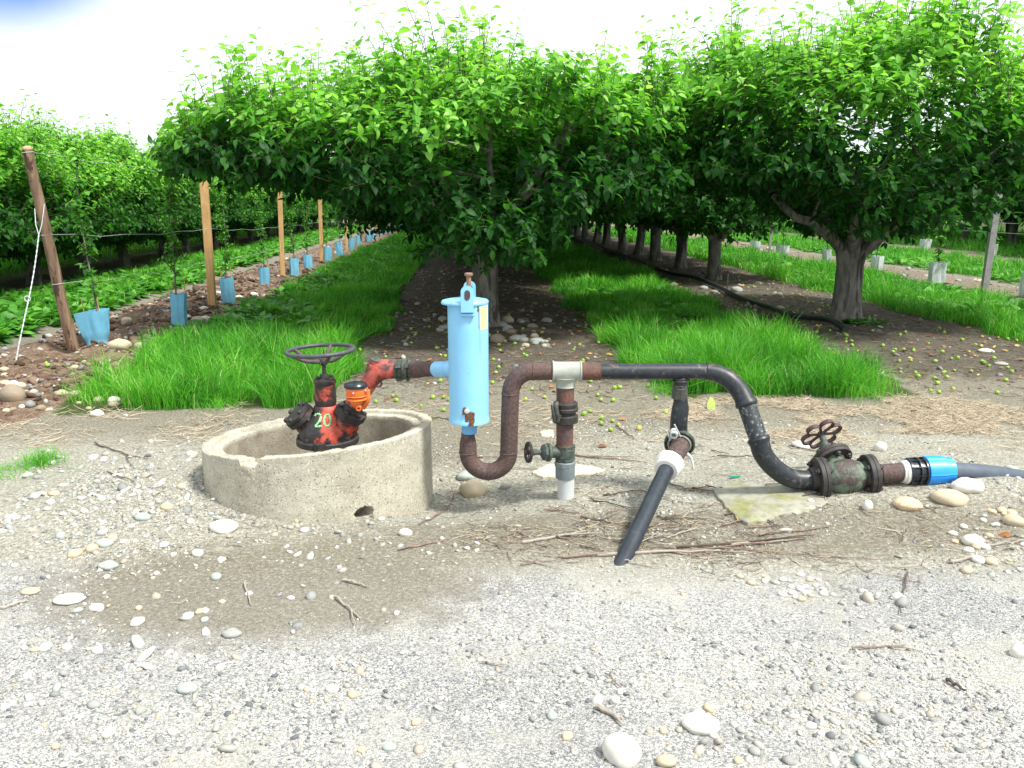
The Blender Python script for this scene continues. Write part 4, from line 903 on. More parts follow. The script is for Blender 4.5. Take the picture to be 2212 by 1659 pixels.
angp = lambda px: math.asin(max(-.99, min(.99, (px-TX)/43.5))) - .05
for a_0, a_1, z_0, z_1, of_, rg, sd_ in ((angp(1013), angp(1028), Tc(895)[2], Tc(880)[2], .0010, .35, 2), (angp(1003), angp(1012), Tc(885)[2], Tc(871)[2], .0009, .5, 5), (angp(1008), angp(1014), Tc(904)[2], Tc(886)[2], .0008, .5, 7), (angp(1016), angp(1026), Tc(908)[2], Tc(893)[2], .0045, .6, 9), (angp(1035.5), angp(1038.5), Tc(668)[2], Tc(657)[2], .0008, .6, 11), (angp(1038), angp(1039.2), Tc(705)[2], Tc(668)[2], .0008, .3, 12), (angp(1040), angp(1040.5), Tc(760)[2], Tc(704)[2], .0007, .2, 13)):
    mb = MB(); cpatch(mb, a_0, a_1, z_0, z_1, of_, rg, seed=sd_); mb.build('rust_patch', RSTAIN, tank, sharp=0)
mb = MB(); q = Tc(877, 1011); q = np.array([q[0], Y0-.101, q[2]]); mb.lathe([(.013, 0), (.013, .005), (.006, .006)], q, (-.1, -1, 0), 20); mb.hexb(q + (0,-.005,0), (-.1, -1, 0), .009, .006); mb.build('plug_bolt', ZINC, tank)
mb = MB(); cpatch(mb, angp(1041), angp(1054.6), Tc(707)[2], Tc(658.5)[2], .0012, 0, 14, 10); stc = mb.build('warning_sticker', STICK, tank, sharp=0)
rt = random.Random(3)
def sticker_text(body, z, size, a_start):
    cu = bpy.data.curves.new('t', 'FONT'); cu.body = body; cu.size = size; cu.extrude = 0; ob = bpy.data.objects.new('t', cu); S.collection.objects.link(ob)
    bpy.context.view_layer.update(); me = bpy.data.meshes.new_from_object(ob.evaluated_get(bpy.context.evaluated_depsgraph_get())); bpy.data.objects.remove(ob)
    V = np.array([v.co[:] for v in me.vertices]); F = [tuple(p.vertices) for p in me.polygons]; aa = a_start + V[:, 0]/.1015
    return np.stack([tx + .1019*np.sin(aa), Y0 - .1019*np.cos(aa), z + V[:, 1]], 1), F
mb = MB(); za, zz_ = Tc(658.5)[2], Tc(707)[2]; a_s = angp(1042.2)
for i, (txt, sz) in enumerate([('ATTENTION', .0095), ('Vorschrift', .0085), ('beim', .0075), ('Öffnen des', .0085), ('und dann', .0075), ('Filterdeckel', .0085), ('beachten', .0075)]):
    V, F = sticker_text(txt, za - .011 - i*.0085, sz, a_s); mb.add(V, F)
for i in range(9):                                        # rows of print too small to read
    z = za - .0725 - i*.0042; cpatch(mb, a_s, a_s + (.22 if i not in (3, 6) else .1)*rt.uniform(.85, 1.1), z, z+.0012, .0016, 0, 4, 2)
mb.build('sticker_print', INK, stc, sharp=0)
# U bend and riser
mb = MB(); x0 = 1011; zz0 = Tc(934)[2]
P = [Tc(y, x0) for y in (934, 942, 948)]; rr = [.0345, .0345, .037]
P += [Tc(952, x0), Tc(960, x0), Tc(977, x0)]; rr += [.0405, .043, .0445]
cc = WY(1055, 977, Y0); c0 = P[-1]; Rb = (WY(1099, 977, Y0)[0] - WY(1011, 977, Y0)[0])/2
for k in range(1, 17):
    a = math.pi*k/16; P.append(np.array([cc[0] - Rb*math.cos(a), Y0, cc[2] - Rb*math.sin(a)])); rr.append(.0445)
pe = P[-1]; P += [WY(1101, 900, Y0), WY(1103, 850, Y0)]; rr += [.0445, .0445]
P3 = P[-1]; zt_ = WY(1151, 802, Y0)[2]; xt_ = WY(1151, 802, Y0)[0]
for k in range(1, 10):
    a = (math.pi/2)*k/9; P.append(np.array([xt_ - (xt_-P3[0])*math.cos(a), Y0, P3[2] + (zt_-P3[2])*math.sin(a)])); rr.append(.0445)
P.append(WY(1196, 802, Y0)); rr.append(.0435)
mb.tube(P, rr, 36)
def weld(mb, p, ax, r=.0445, w_=.0032):
    a, b, c = frame(ax); n = 40; P_ = [np.asarray(p) + (a*math.cos(t) + b*math.sin(t))*(r+.0006*math.sin(t*17)) for t in np.linspace(0, 2*math.pi, n)]; mb.tube(P_, w_, 6, caps=False)
for p, ax, r in ((P[2], (0,0,1), .036), (P[5], (0,0,1), .0445), (P[13], (1,0,0), .0445), (pe, (0,0,1), .0445), (P3, (0,0,1), .0445), (WY(1151, 802, Y0), (1,0,0), .0445)): weld(mb, p, ax, r)
mb.build('rusty_bend_pipe', RUST, man)
# grey tee
t0, t1, tb_ = WY(1193, 802, Y0), WY(1256, 802, Y0), WY(1222, 836, Y0)
mb = MB(); mb.lathe([(.052, 0), (.054, .002), (.054, .007), (.0495, .010), (.0485, .03), (.0485, t1[0]-t0[0]-.03), (.0495, t1[0]-t0[0]-.010), (.054, t1[0]-t0[0]-.007), (.054, t1[0]-t0[0]-.002), (.052, t1[0]-t0[0])], t0, (1,0,0), 48)
mid = WY(1222, 802, Y0); L = mid[2]-tb_[2]; mb.lathe([(.062, .030), (.052, .046), (.0475, .058), (.0475, L-.008), (.050, L-.006), (.050, L-.001), (.047, L)], mid, (0,0,-1), 40); mb.build('tee_fitting', GALV, man)
mb = MB(); n0, n1 = WY(1254, 802.5, Y0), WY(1296, 802.5, Y0); mb.tube([n0, n1], .0435, 36); weld(mb, n1, (1,0,0), .0425, .003); mb.build('rusty_nipple', RUST2, man)
# drop leg
def vtube(name, y0, y1, r, m, px=1221, par=man, seg=36): 
    mb = MB(); mb.cyl(WY(px, y1, Y0), WY(px, y0, Y0), r, seg); return mb.build(name, m, par)
vtube('rusty_drop_pipe', 836, 872, .0445, RUST2, 1221)
cz = lambda y, px=1221: WY(px, y, Y0)
mb = MB(); base = cz(915); H = lambda y: cz(y)[2]-base[2]
mb.lathe([(.046, 0), (.048, H(914)), (.064, H(911)), (.065, H(897)), (.058, H(895)), (.052, H(894)), (.052, H(890)), (.064, H(887)), (.065, H(881)), (.060, H(879)), (.062, H(876)), (.062, H(870)), (.056, H(868)), (.046, H(866))], base, ax_z, 48)
cq = mb.build('camlock_coupling', DARKCAST, man)
mb = MB(); P = smooth([WY(1204, 869, Y0-.045), WY(1201, 877, Y0-.066), WY(1203, 890, Y0-.07), WY(1206, 903, Y0-.068), WY(1205, 911, Y0-.066)], 5); mb.tube(P, np.interp(np.linspace(0, 1, len(P)), [0, .15, .6, 1], [.008, .014, .011, .008]), 10)
P = [p + np.array([-.018, .0, 0]) for p in P[4:]]; mb.tube(P, .009, 8); mb.box(WY(1202, 900, Y0-.062), (.05, .02, .018)); mb.build('cam_lever', CAST, cq)
vtube('rusty_lower_pipe', 914, 962, .0435, RUST2, 1220)
mb = MB(); mb.lathe([(.050, cz(968)[2]), (.052, cz(967)[2]), (.052, cz(961)[2]), (.046, cz(959.5)[2])], (cz(960)[0], Y0, 0), ax_z, 8); gv = mb.build('gate_valve', CAST, man); tag(gv, 'small grey gate valve with its handwheel pointing left')
xv = cz(978)[0]
mb = MB(); mb.lathe([(.046, cz(988)[2]), (.050, cz(986)[2]), (.050, cz(969)[2]), (.046, cz(967)[2])], (xv, Y0, 0), ax_z, 32); mb.lathe([(.046, cz(995)[2]), (.051, cz(993)[2]), (.051, cz(988)[2]), (.046, cz(986)[2])], (xv, Y0, 0), ax_z, 8)
va = nrm(WY(1142, 977, Y0-.06) - cz(977)); vp = lambda px: cz(977) + va*((1221-px)/FPX*4.15)/abs(va[0])
mb.lathe([(.040, 0), (.030, .045), (.028, .09)], vp(1218), va, 28); mb.build('gate_valve_body', CAST, gv)
mb = MB(); q = vp(1187); mb.lathe([(.030, -.004), (.044, 0), (.048, .004), (.048, .014), (.044, .018)], q, va, 28); mb.lathe([(.040, .018), (.044, .022), (.044, .034), (.03, .044), (.018, .05)], q, va, 8); mb.lathe([(.014, .045), (.014, .08), (.0175, .082), (.0175, .095), (.008, .096)], q, va, 8); mb.build('valve_bonnet', CAST, gv)
q2 = vp(1140.5); mb = MB(); mb.cyl(vp(1160), q2, .006, 10); mb.torus(q2, va, .047, .0085, 40, 8, lob=lambda t: 1+.02*math.cos(t*8)); a_, b_, c_ = frame(va)
mb.lathe([(.013, -.006), (.013, .008)], q2, va, 16)
for k in range(4):
    d = a_*math.cos(k*1.571+.5) + b_*math.sin(k*1.571+.5); mb.tube([q2, q2 + d*.045], .0055, 8)
mb.build('gate_handwheel', DARKCAST, gv)
mb = MB(); mb.lathe([(.050, cz(1007)[2]), (.0545, cz(1006)[2]), (.0545, cz(997)[2]), (.050, cz(995)[2])], (xv, Y0, 0), ax_z, 10); mb.lathe([(.046, cz(1032)[2]), (.050, cz(1031)[2]), (.0515, cz(1008)[2]), (.048, cz(1006)[2])], (xv+.001, Y0, 0), ax_z, 40); mb.build('pvc_socket', PVCG, man)
mb = MB(); pb = cz(1076, 1222); mb.cyl((pb[0], Y0, -.15), (pb[0], Y0, cz(1030)[2]), .0435, 36); mb.build('pvc_pipe', PVCW, man)

# black header, branch and elbows
mb = MB(); h0, h1 = WY(1296, 802.5, Y0), WY(1526, 802, Y0); mb.tube([h0, h0*.5+h1*.5, h1], .0405, 36); weld(mb, h1, (1,0,0), .0415, .004)
d3, d4 = 3.93, 3.80
EP = [h1, WY(1553, 808, Y0-.01), WY(1577, 822, Y0-.03), WY(1599, 846, Y0-.05), WY(1612, 872, Y0-.08)]
P = smooth(EP, 6); mb.tube(P, np.linspace(.0435, .0485, len(P)), 36)
J2 = P[-1]; J3 = WY(1639, 951, Y0-.15)
mb.build('black_header_pipe', BLACKP, man)
mb = MB(); ax23 = nrm(J3-J2); mb.tube([J2, J2+ax23*.006, J3], [.045, .0455, .0455], 36); mb.build('black_slanting_pipe', BLACKW, man)
mb = MB(); EP = [J3, WY(1649, 982, Y0-.155), WY(1674, 1012, Y0-.15), WY(1712, 1034, Y0-.14), WY(1764, 1037, Y0-.13)]; P = smooth(EP, 6); mb.tube(P, np.linspace(.0485, .0475, len(P)), 36)
for J, s in ((J2, -1), (J3, 1)): mb.lathe([(.047, -.014*s), (.0535, -.010*s), (.056, 0), (.0535, .006*s), (.049, .018*s)], J, ax23, 40)
mb.build('black_lower_elbow', BLACKP, man)
bx_ = 1470; b_t = WY(bx_, 815, Y0); mb = MB(); mb.cyl(WY(bx_, 833, Y0), b_t, .036, 30); mb.torus(WY(bx_, 822, Y0), ax_z, .038, .004, 30, 6); mb.build('branch_stub', BLACKP, man)
mb = MB(); mb.lathe([(.037, WY(bx_, 861, Y0)[2]), (.0405, WY(bx_, 860, Y0)[2]), (.0405, WY(bx_, 838, Y0)[2]), (.038, WY(bx_, 837, Y0)[2]), (.040, WY(bx_, 832, Y0)[2]), (.037, WY(bx_, 831, Y0)[2])], (b_t[0], Y0, 0), ax_z, 8); mb.build('hex_union', CAST, man)
bd = nrm(WY(1437, 1020, 3.86) - WY(1468, 958, Y0-.02+.1))    # axis of the leg that runs down towards the camera
bd = nrm(G(1353, 1196) + np.array([0,0,.02]) - WY(1440, 1016, 3.84))
RC = WY(1468, 957, 3.99); rd = nrm((-.22, -.93, -.30))
mb = MB(); P = smooth([WY(1470, 860, Y0), WY(1470, 880, Y0), WY(1467, 905, Y0), WY(1466, 935, Y0+.01), RC - rd*.015 + np.array([0,.02,.0])], 5); mb.tube(P, np.interp(np.linspace(0, 1, len(P)), [0, .1, .3, 1], [.035, .036, .043, .045]), 32); mb.build('branch_elbow', BLACKP, man)
mb = MB(); mb.lathe([(.046, -.02), (.074, -.012), (.078, -.004), (.078, .012), (.072, .016), (.066, .008), (.062, .006), (.058, .016), (.052, .018), (.050, .006), (.048, .0)], RC, rd, 48)
rc = mb.build('ring_coupling', CAST, man)
mb = MB(); mb.torus(RC + rd*.014, rd, .055, .0055, 40, 8); mb.build('coupling_rim', GALV, rc)
mb = MB(); q = WY(1456, 934, 3.93); mb.lathe([(.020, -.01), (.020, .03), (.012, .03), (.012, .0)], q, rd, 20); mb.build('coupling_socket', ZINC, rc)
mb = MB(); mb.tube([WY(1439, 929, 3.9), WY(1448, 951, 3.93)], .0038, 8); mb.tube([WY(1457, 917, 3.9), WY(1470, 943, 3.93)], .0038, 8)
mb.tube(smooth([WY(1484, 980, 3.95), WY(1492, 988, 3.94), WY(1496, 1001, 3.93), WY(1499, 1014, 3.92)], 4), np.linspace(.010, .004, 13), 8); mb.build('coupling_pin', ZINC, rc)
NUT = WY(1446, 1002, 3.84)
mb = MB(); N0 = RC; LN = np.linalg.norm(NUT - RC); cv = smooth([N0, N0 + rd*.05, NUT*.8+N0*.2, NUT], 14)[:40]; mb.tube(list(cv), [.045 + .0014*(i % 2) for i in range(len(cv))], 36); mb.build('threaded_nipple', RUST, man)
ndir = nrm(nrm(NUT-RC)*.3 + bd*.7)
mb = MB(); mb.lathe([(.046, -.042), (.060, -.038), (.066, -.03), (.066, -.020), (.056, -.018), (.05, -.015)], NUT, bd, 8); mb.build('black_hex_nut', CAPB, man)
mb = MB(); mb.lathe([(.063, -.02), (.070, -.012), (.070, .018), (.064, .024), (.061, .034), (.060, .056), (.056, .062), (.040, .062)], NUT, bd, 64, lob=lambda t: 1+.035*(np.cos(t*9) > .86)); mb.build('white_union_nut', WHITEP, man)
g_ = G(1353, 1197); mb = MB(); s0 = NUT + bd*.05; s1 = g_ + np.array([0,0,.0]); dd = nrm(s1-s0); mb.tube([s0, (s0+s1)/2, s1 + dd*.25], .0378, 36); mb.build('black_drain_pipe', PEBLACK, man)

# big green gate valve
VX = nrm((1, .0, .085)); L0 = WY(1769, 1034, Y0-.13); vpos = lambda px: L0 + VX*(px-1769)/FPX*3.95/1.0
mb = MB()
def flange(mb, c, ax, r, th_, nb=8, ph=.2, bolts=True, br=.012, side=0):
    mb.lathe([(r-.002, 0), (r, .002), (r, th_*.47), (r-.004, th_*.49), (r-.004, th_*.53), (r, th_*.55), (r, th_-.002), (r-.002, th_)], c, ax, 56)
    a, b, cc_ = frame(ax)
    if bolts:
        for k in range(nb):
            t = k*2*math.pi/nb + ph; q = np.asarray(c) + (a*math.cos(t) + b*math.sin(t))*r*.78
            mb.hexb(q, -np.asarray(ax), br*1.25, .014); mb.hexb(q + nrm(ax)*th_, ax, br*1.25, .014); mb.cyl(q - nrm(ax)*.024, q + nrm(ax)*(th_+.022), br*.6, 8)
flange(mb, vpos(1762), VX, .107, .044, 4, .78); mb.lathe([(.056, -.03), (.062, 0)], vpos(1762), VX, 32); bigv = mb.build('flanged_gate_valve', DARKCAST, man); tag(bigv, 'big flanged gate valve with flaking green paint and lobed handwheel')
mb = MB(); mb.lathe([(.058, 0), (.066, .015), (.080, .045), (.089, .085), (.090, .115), (.084, .155), (.070, .19), (.06, .21)], vpos(1776), VX, 48)
BC = vpos(1822); BN = nrm((-.20, .80, .55)); mb.lathe([(.075, 0), (.066, .05), (.058, .09), (.062, .102)], BC + np.array([-.004,0,0]), BN, 40)
mb.build('valve_body', GREENV, bigv)
mb = MB(); flange(mb, vpos(1871), VX, .102, .044, 4, .78); mb.lathe([(.066, -.01), (.07, 0)], vpos(1871), VX, 32); mb.build('coupling_flange', DARKCAST, bigv)
mb = MB(); flange(mb, BC + BN*.098, BN, .099, .040, 6, .35); mb.lathe([(.055, .04), (.045, .055), (.045, .06), (.052, .062), (.052, .078), (.035, .082), (.02, .09)], BC + BN*.098, BN, 36, lob=lambda t: 1+.12*np.cos(t*2)); mb.build('bonnet_flange', DARKCAST, bigv)
WC = BC + BN*.265 + np.array([.012, 0, .012]); mb = MB(); mb.cyl(BC + BN*.17, WC, .016, 16); mb.cyl(BC + BN*.17, BC + BN*.21, .026, 16); mb.build('valve_spindle', CAST, bigv)
mb = MB(); a_, b_, c_ = frame(BN)
# six-lobed wheel: flat ribbon that bulges out between the spokes
P = []
for k in range(97):
    t = 2*math.pi*k/96; lobe = abs(math.sin(3*t)); r_l = .070 + .034*lobe**.75; P.append(WC + (a_*math.cos(t) + b_*math.sin(t))*r_l)
n = len(P)-1; V = []; 
for k in range(n):
    d = nrm(P[k]-WC)
    for (u_, h_) in ((-.0042, -.011), (.0042, -.011), (.0042, .011), (-.0042, .011)): V.append(P[k] + d*u_ + BN*h_)
mb.add(V, [(4*k+j, 4*((k+1) % n)+j, 4*((k+1) % n)+(j+1) % 4, 4*k+(j+1) % 4) for k in range(n) for j in range(4)])
for k in range(6):
    t = k*math.pi/3; d = a_*math.cos(t) + b_*math.sin(t); mb.tube([WC, WC + d*.070], .0075, 8)
mb.lathe([(.016, -.012), (.018, 0), (.014, .014)], WC, BN, 18)
mb.build('lobed_handwheel', PURPW, bigv)
cu = bpy.data.curves.new('t', 'FONT'); cu.body = '10'; cu.size = .034; cu.extrude = .003; ob = bpy.data.objects.new('t', cu); S.collection.objects.link(ob); bpy.context.view_layer.update()
me10 = bpy.data.meshes.new_from_object(ob.evaluated_get(bpy.context.evaluated_depsgraph_get())); bpy.data.objects.remove(ob)
V = np.array([v.co[:] for v in me10.vertices]); n_ = nrm((-.12, -.85, .52)); r_ax = nrm(np.cross((0, 0, 1.), -n_)); r_ax = nrm(np.array([1, .0, .05])); u_ax = nrm(np.cross(n_, r_ax)); 
cen = vpos(1824) + n_*.0885; mb = MB(); mb.add(cen + V[:, :1]*r_ax - r_ax*.012 + V[:, 1:2]*u_ax*.8 + V[:, 2:3]*n_, [tuple(p.vertices) for p in me10.polygons]); mb.build('cast_number', GREENV, bigv)
# nipple, seal, blue compression coupler, pipe
q0, q1, q2, q3 = vpos(1893), vpos(1905), vpos(1958), vpos(1962)
mb = MB(); mb.tube([q0, q2], .047, 32); weld(mb, q1, VX, .0475, .004); mb.build('brown_nipple', RUST, man)
A1 = nrm((1, .01, .03)); mb = MB(); mb.lathe([(.048, 0), (.055, .002), (.055, .007), (.050, .009), (.051, .014), (.060, .016), (.060, .030), (.055, .032)], vpos(1950), A1, 36); mb.build('seal_ring', WHITEP, man)
c0 = vpos(1962); mb = MB(); mb.lathe([(.055, 0), (.066, .004), (.066, .014), (.060, .016), (.060, .045), (.071, .047), (.071, .055), (.062, .057), (.062, .075), (.072, .077), (.072, .084)], c0, A1, 40)
a_, b_, c_ = frame(A1)
for k in range(10): t = k*.628; d = a_*math.cos(t) + b_*math.sin(t); mb.box(c0 + A1*.04 + d*.064, (.07, .012, .004), [A1, d, np.cross(A1, d)])
cb = mb.build('black_coupler_body', CAPB, man)
mb = MB(); mb.lathe([(.066, .0), (.0735, .002), (.0735, .09), (.067, .093), (.066, .10), (.064, .135), (.052, .139)], c0 + A1*.088, A1, 96, lob=lambda t: 1+.03*(np.abs(np.sin(t*5)) < .12)); mb.build('blue_coupler_nut', BLUEPL, man)
e0 = c0 + A1*.2; e1 = WY(2140, 1024, Y0-.06); e2 = WY(2230, 1037, Y0+.05); e3 = WY(2420, 1060, Y0+.3); mb = MB(); mb.tube(smooth([e0, e1, e2, e3, e3 + np.array([1.2, .5, -.05])], 6), .0445, 32); mb.build('blue_grey_pipe', BPIPE, man)
# ================================================================= STONES
def ico(sub=1):
    import bmesh
    bm = bmesh.new(); bmesh.ops.create_icosphere(bm, subdivisions=sub, radius=1); V = np.array([v.co[:] for v in bm.verts]); F = [tuple(v.index for v in f.verts) for f in bm.faces]; bm.free(); return V, F
I1, F1 = ico(1); I3, F3 = ico(3)
def ground_normalish(n): return np.tile(np.eye(3), (n, 1, 1))
def rotz(t):
    c, s = np.cos(t), np.sin(t); M = np.zeros((len(t), 3, 3)); M[:, 0, 0] = c; M[:, 0, 1] = s; M[:, 1, 0] = -s; M[:, 1, 1] = c; M[:, 2, 2] = 1; return M
def in_ring(x, y, pad=0): return (x-RX0)**2 + (y-RY0)**2 < (.6+pad)**2
def pebbles(name, n, xr, yr, size, dens, seed, mat_, kind='stuff', lo=.0, hi=1., smax=.03):
    r = np.random.default_rng(seed); x = r.uniform(*xr, n); y = r.uniform(*yr, n)
    k = (r.random(n) < dens(x, y)) & ~in_ring(x, y, .0); x, y = x[k], y[k]; n = len(x); s = np.minimum(size*np.exp(r.normal(0, .45, n)), smax)
    M = rotz(r.random(n)*6.28); sc = np.stack([s*r.uniform(.8, 1.45, n), s*r.uniform(.65, 1.05, n), s*r.uniform(.4, .75, n)], 1)
    M = M*sc[:, :, None]; tl = r.normal(0, .25, (n, 2)); M[:, 0, 2] += sc[:, 0]*tl[:, 0]; M[:, 1, 2] += sc[:, 1]*tl[:, 1]
    P = np.stack([x, y, gz(x, y) + sc[:, 2]*r.uniform(.0, .45, n)], 1)
    V, per, F, at = inst(I1, F1, P, M, lo + (hi-lo)*r.random(n))
    V += np.repeat(s, len(I1))[:, None]*r.normal(0, .07, V.shape)
    return fast_mesh(name, V, per, F, mat_, at)
def d_fore(x, y):
    c = fbm(x*1.7, y*1.7, 41, 3); p = .12 + .9*sst(c, .45, .62) ; p = p*(1 - .8*np.exp(-(((x+.95)/.8)**2 + ((y-2.95)/.38)**2)**1.5))
    return p*(.35 + .65*sst(2.9-y, 0, .9) + .45*(x < -.9)*sst(y, 2.9, 3.3)*(1-sst(y, 4.6, 5.4)))
tag(objm('gravel', pebbles('gravel', 70000, (-2.4, 2.7), (1.7, 5.5), .0045, d_fore, 1, PEBM, smax=.018)), kind='stuff')
def d_left(x, y):
    c = fbm(x*1.3+4, y*1.3, 43, 3); m = np.exp(-(((x+1.9)/1.1)**2 + ((y-3.7)/.75)**2)) + .35*np.exp(-(((x+.9)/.7)**2 + ((y-2.5)/.25)**2)) + .9*np.exp(-(((x-2.75)/.45)**2 + ((y-3.5)/.4)**2)) + .8*np.exp(-(((x-1.28)/.36)**2 + ((y-2.88)/.12)**2)) + .4*np.exp(-(((x-.1)/1.0)**2+((y-2.05)/.2)**2))
    return np.clip(m*(.3+1.2*sst(c, .4, .6)), 0, 1)
tag(objm('pebbles', pebbles('pebbles', 9000, (-4.2, 3.6), (1.7, 5.2), .013, d_left, 2, PEBM, lo=.2, smax=.032)), kind='stuff')
def d_rows(x, y):
    a, b = ab(x, y); return (band(a, -4.6, -3.05, .2)*.9*sst(b, 5.7, 6.1) + band(a, -1.0, 1.5, .2)*.30*sst(b, 6, 7) + band(a, 3.6, 5.8, .2)*.18*sst(b, 6, 7) + band(a, 7.9, 9.5, .3)*.4*sst(b, 7, 8) + band(a, -7.4, -6.8, .1)*.5)*np.clip(1.3-b/28, .15, 1)
tag(objm('row_pebbles', pebbles('row_pebbles', 24000, (-9, 11), (5.6, 26), .018, d_rows, 3, PEBM, lo=.0, hi=.66, smax=.05)), kind='stuff')
# individual cobbles
def stone_mesh(seed, bump=.22):
    r = np.random.default_rng(seed); V = I3.copy(); f = 1 + bump*(fbm(V[:, 0]*1.6+seed, V[:, 1]*1.6+V[:, 2]*1.3, seed, 3)-.5)*2; return V*f[:, None]
SMESH = {}
def stone(label, px, py, w_, h_, m, grp=None, dep=None, seed=0, pos=None, name='stone', cat='stone', rz=0, sink=.35, tiltx=0):
    k = seed % 5
    if (k, m) not in SMESH:
        mb = MB(); mb.add(stone_mesh(k+1), F3); o = mb.build('stone', ST[m], sharp=0); SMESH[(k, m)] = o.data; bpy.data.objects.remove(o)
    p = G(px, py) if pos is None else pos
    o = objm(name, SMESH[(k, m)]); o.scale = (w_/2, (dep or w_*.75)/2, h_/2); o.location = (p[0], p[1] + (dep or w_*.75)*.3*(pos is None), p[2] + h_/2 - h_*sink); o.rotation_euler = (tiltx, 0, rz)
    return tag(o, label, cat, grp)
pr = 1/FPX
def pw(px, py, wpx):                     # width in metres of something wpx wide standing on the ground there
    p = G(px, py); d = p[1]*CP + (CAMH-p[2])*SP; return wpx*d/FPX
big = [('large round white cobble cut by the bottom picture edge', 1345, 1650, 92, 70, 0), ('wide flat white cobble near the bottom, right of centre', 1520, 1583, 84, 34, 0),
 ('yellowish cobble at the bottom edge beside the large white one', 1440, 1656, 46, 24, 1), ('rounded tan cobble lying just below the rusty U bend', 1024, 1072, 64, 42, 1),
 ('flat pale green cobble under the rusty U bend', 1007, 1037, 46, 22, 3), ('bright white flat stone left of the ring, on damp soil', 478, 1149, 66, 26, 0),
 ('orange and white half buried cobble in front of the big gate valve', 1968, 1101, 62, 28, 4), ('small round white pebble touching the mossy sandstone slab', 1752, 1087, 15, 12, 0),
 ('jagged white stone below the big gate valve', 1876, 1102, 24, 28, 0), ('large pale cobble in the gravel patch at right edge, upper one', 2096, 1064, 72, 34, 0),
 ('large cream cobble in the gravel patch at right edge, lower one', 2060, 1089, 82, 32, 1), ('round tan cobble at the right picture edge', 2196, 1135, 46, 26, 1), ('flat white cobble left of the round tan one at right', 2106, 1178, 48, 26, 0),
 ('whitish cobble cut by the right picture edge, halfway down the gravel', 2205, 1420, 40, 34, 0), ('white angular stone perched behind the big gate valve', 1903, 975, 28, 26, 0),
 ('pale flat stone behind the lobed handwheel', 1735, 968, 46, 16, 0), ('teal flat pebble on grey gravel, lower left', 402, 1497, 46, 20, 3), ('flat cream stone in gravel at left, below the grass tuft', 140, 1305, 68, 16, 0),
 ('grey rectangular stone at the damp soil edge', 498, 1377, 44, 18, 2), ('green grey flat stone left of the damp soil', 228, 1230, 46, 18, 3), ('pale green striped stone beside the damp patch', 222, 1180, 40, 16, 3),
 ('tan stone lying in the brown soil by the end post, largest one', 22, 866, 56, 42, 5), ('grey pointed stone in the brown soil right of the guy rope', 295, 845, 40, 28, 2), ('oval white stone in the brown soil left of the grass corner', 207, 900, 32, 18, 0),
 ('cream cobble right of the crumpled blue guard', 252, 753, 52, 26, 1), ('second cream cobble right of the crumpled blue guard', 303, 754, 34, 18, 1), ('pale cobble lying at the foot of the guy rope', 40, 838, 30, 14, 1),
 ('tan cobble between the square timber post and the second upright guard', 425, 697, 32, 18, 1), ('pale cobble in the brown soil left of the oval white one', 130, 855, 30, 16, 1),
 ('small pale egg shaped stone below the mossy slab', 1700, 1150, 26, 8, 0), ('tiny cream pebble in front of the concrete ring', 640, 1128, 14, 10, 4), ('white stone at the front right foot of the concrete ring', 876, 1158, 30, 18, 0),
 ('tan stone in the bare track at left of the pebbles', 60, 1285, 40, 14, 1), ('round cobble right of the middle trunk, upper one', 1097, 697, 26, 20, 1), ('round cobble right of the middle trunk, lower one', 1097, 716, 24, 18, 2),
 ('grey cobble touching the foot of the middle trunk', 1075, 740, 34, 24, 5), ('flat grey cobble in the pile right of the middle trunk', 1118, 737, 36, 16, 2), ('pale flat cobble right end of the pile at middle trunk', 1160, 742, 34, 15, 3),
 ('flat cobble left of the blue tank on dark soil', 965, 712, 34, 14, 2), ('pale cobble beside the hose coupling', 1705, 683, 32, 14, 2), ('grey cobble right of the thin sprinkler stake', 1593, 630, 28, 14, 2), ('flat pale stone on dark soil right of the thick trunk', 2135, 762, 34, 10, 0), ('pale stone right of the flat pale stone on soil', 2165, 790, 30, 10, 2)]
for i, (lab, x, y, w_, h_, m) in enumerate(big):
    mw = pw(x, y, w_); stone(lab, x, y, mw, mw*h_/w_*1.1, m, None, mw*.75, seed=i, rz=(i*.37) % .5 - .25, sink=.3)
rs = np.random.default_rng(77)
def cluster(lab, grp, n, xr, yr, wr, ms, hh=.55):
    for i in range(n):
        x, y = rs.uniform(*xr), rs.uniform(*yr); w_ = rs.uniform(*wr); mw = pw(x, y, w_); stone(lab, x, y, mw, mw*hh, ms[rs.integers(len(ms))], grp, seed=int(rs.integers(50)), rz=rs.uniform(0, 3))
cluster('pale cobble in the pile around the foot of the middle tree trunk', 'cobbles at the middle trunk', 30, (935, 1185), (690, 760), (12, 30), [1, 2, 5, 2])
cluster('cobble lying in brown dug soil near the end post and blue guards', 'cobbles in the dug soil', 34, (5, 330), (765, 900), (10, 32), [1, 0, 5, 1])
for k in range(30):
    b = rs.uniform(8.5, 26); a = rs.uniform(-4.0, -3.1) if k % 3 else rs.uniform(-4.6, -4); x, y = xy(a, b); w_ = rs.uniform(.08, .2)
    stone('cobble in the stony strip along the line of blue guards', 0, 0, w_, w_*.55, [1, 0, 5][k % 3], 'cobbles along the blue guards', pos=np.array([x, y, float(gz(x, y))]), seed=k, rz=k)
for k in range(24):
    b = rs.uniform(9, 24); a = rs.uniform(3.5, 4.3) if k % 4 else rs.uniform(4.6, 5.2); x, y = xy(a, b); w_ = rs.uniform(.07, .2)
    stone('grey cobble on the dark soil beside the long black hose', 0, 0, w_, w_*.5, [2, 5, 1][k % 3], 'cobbles beside the hose', pos=np.array([x, y, float(gz(x, y))]), seed=k, rz=k)
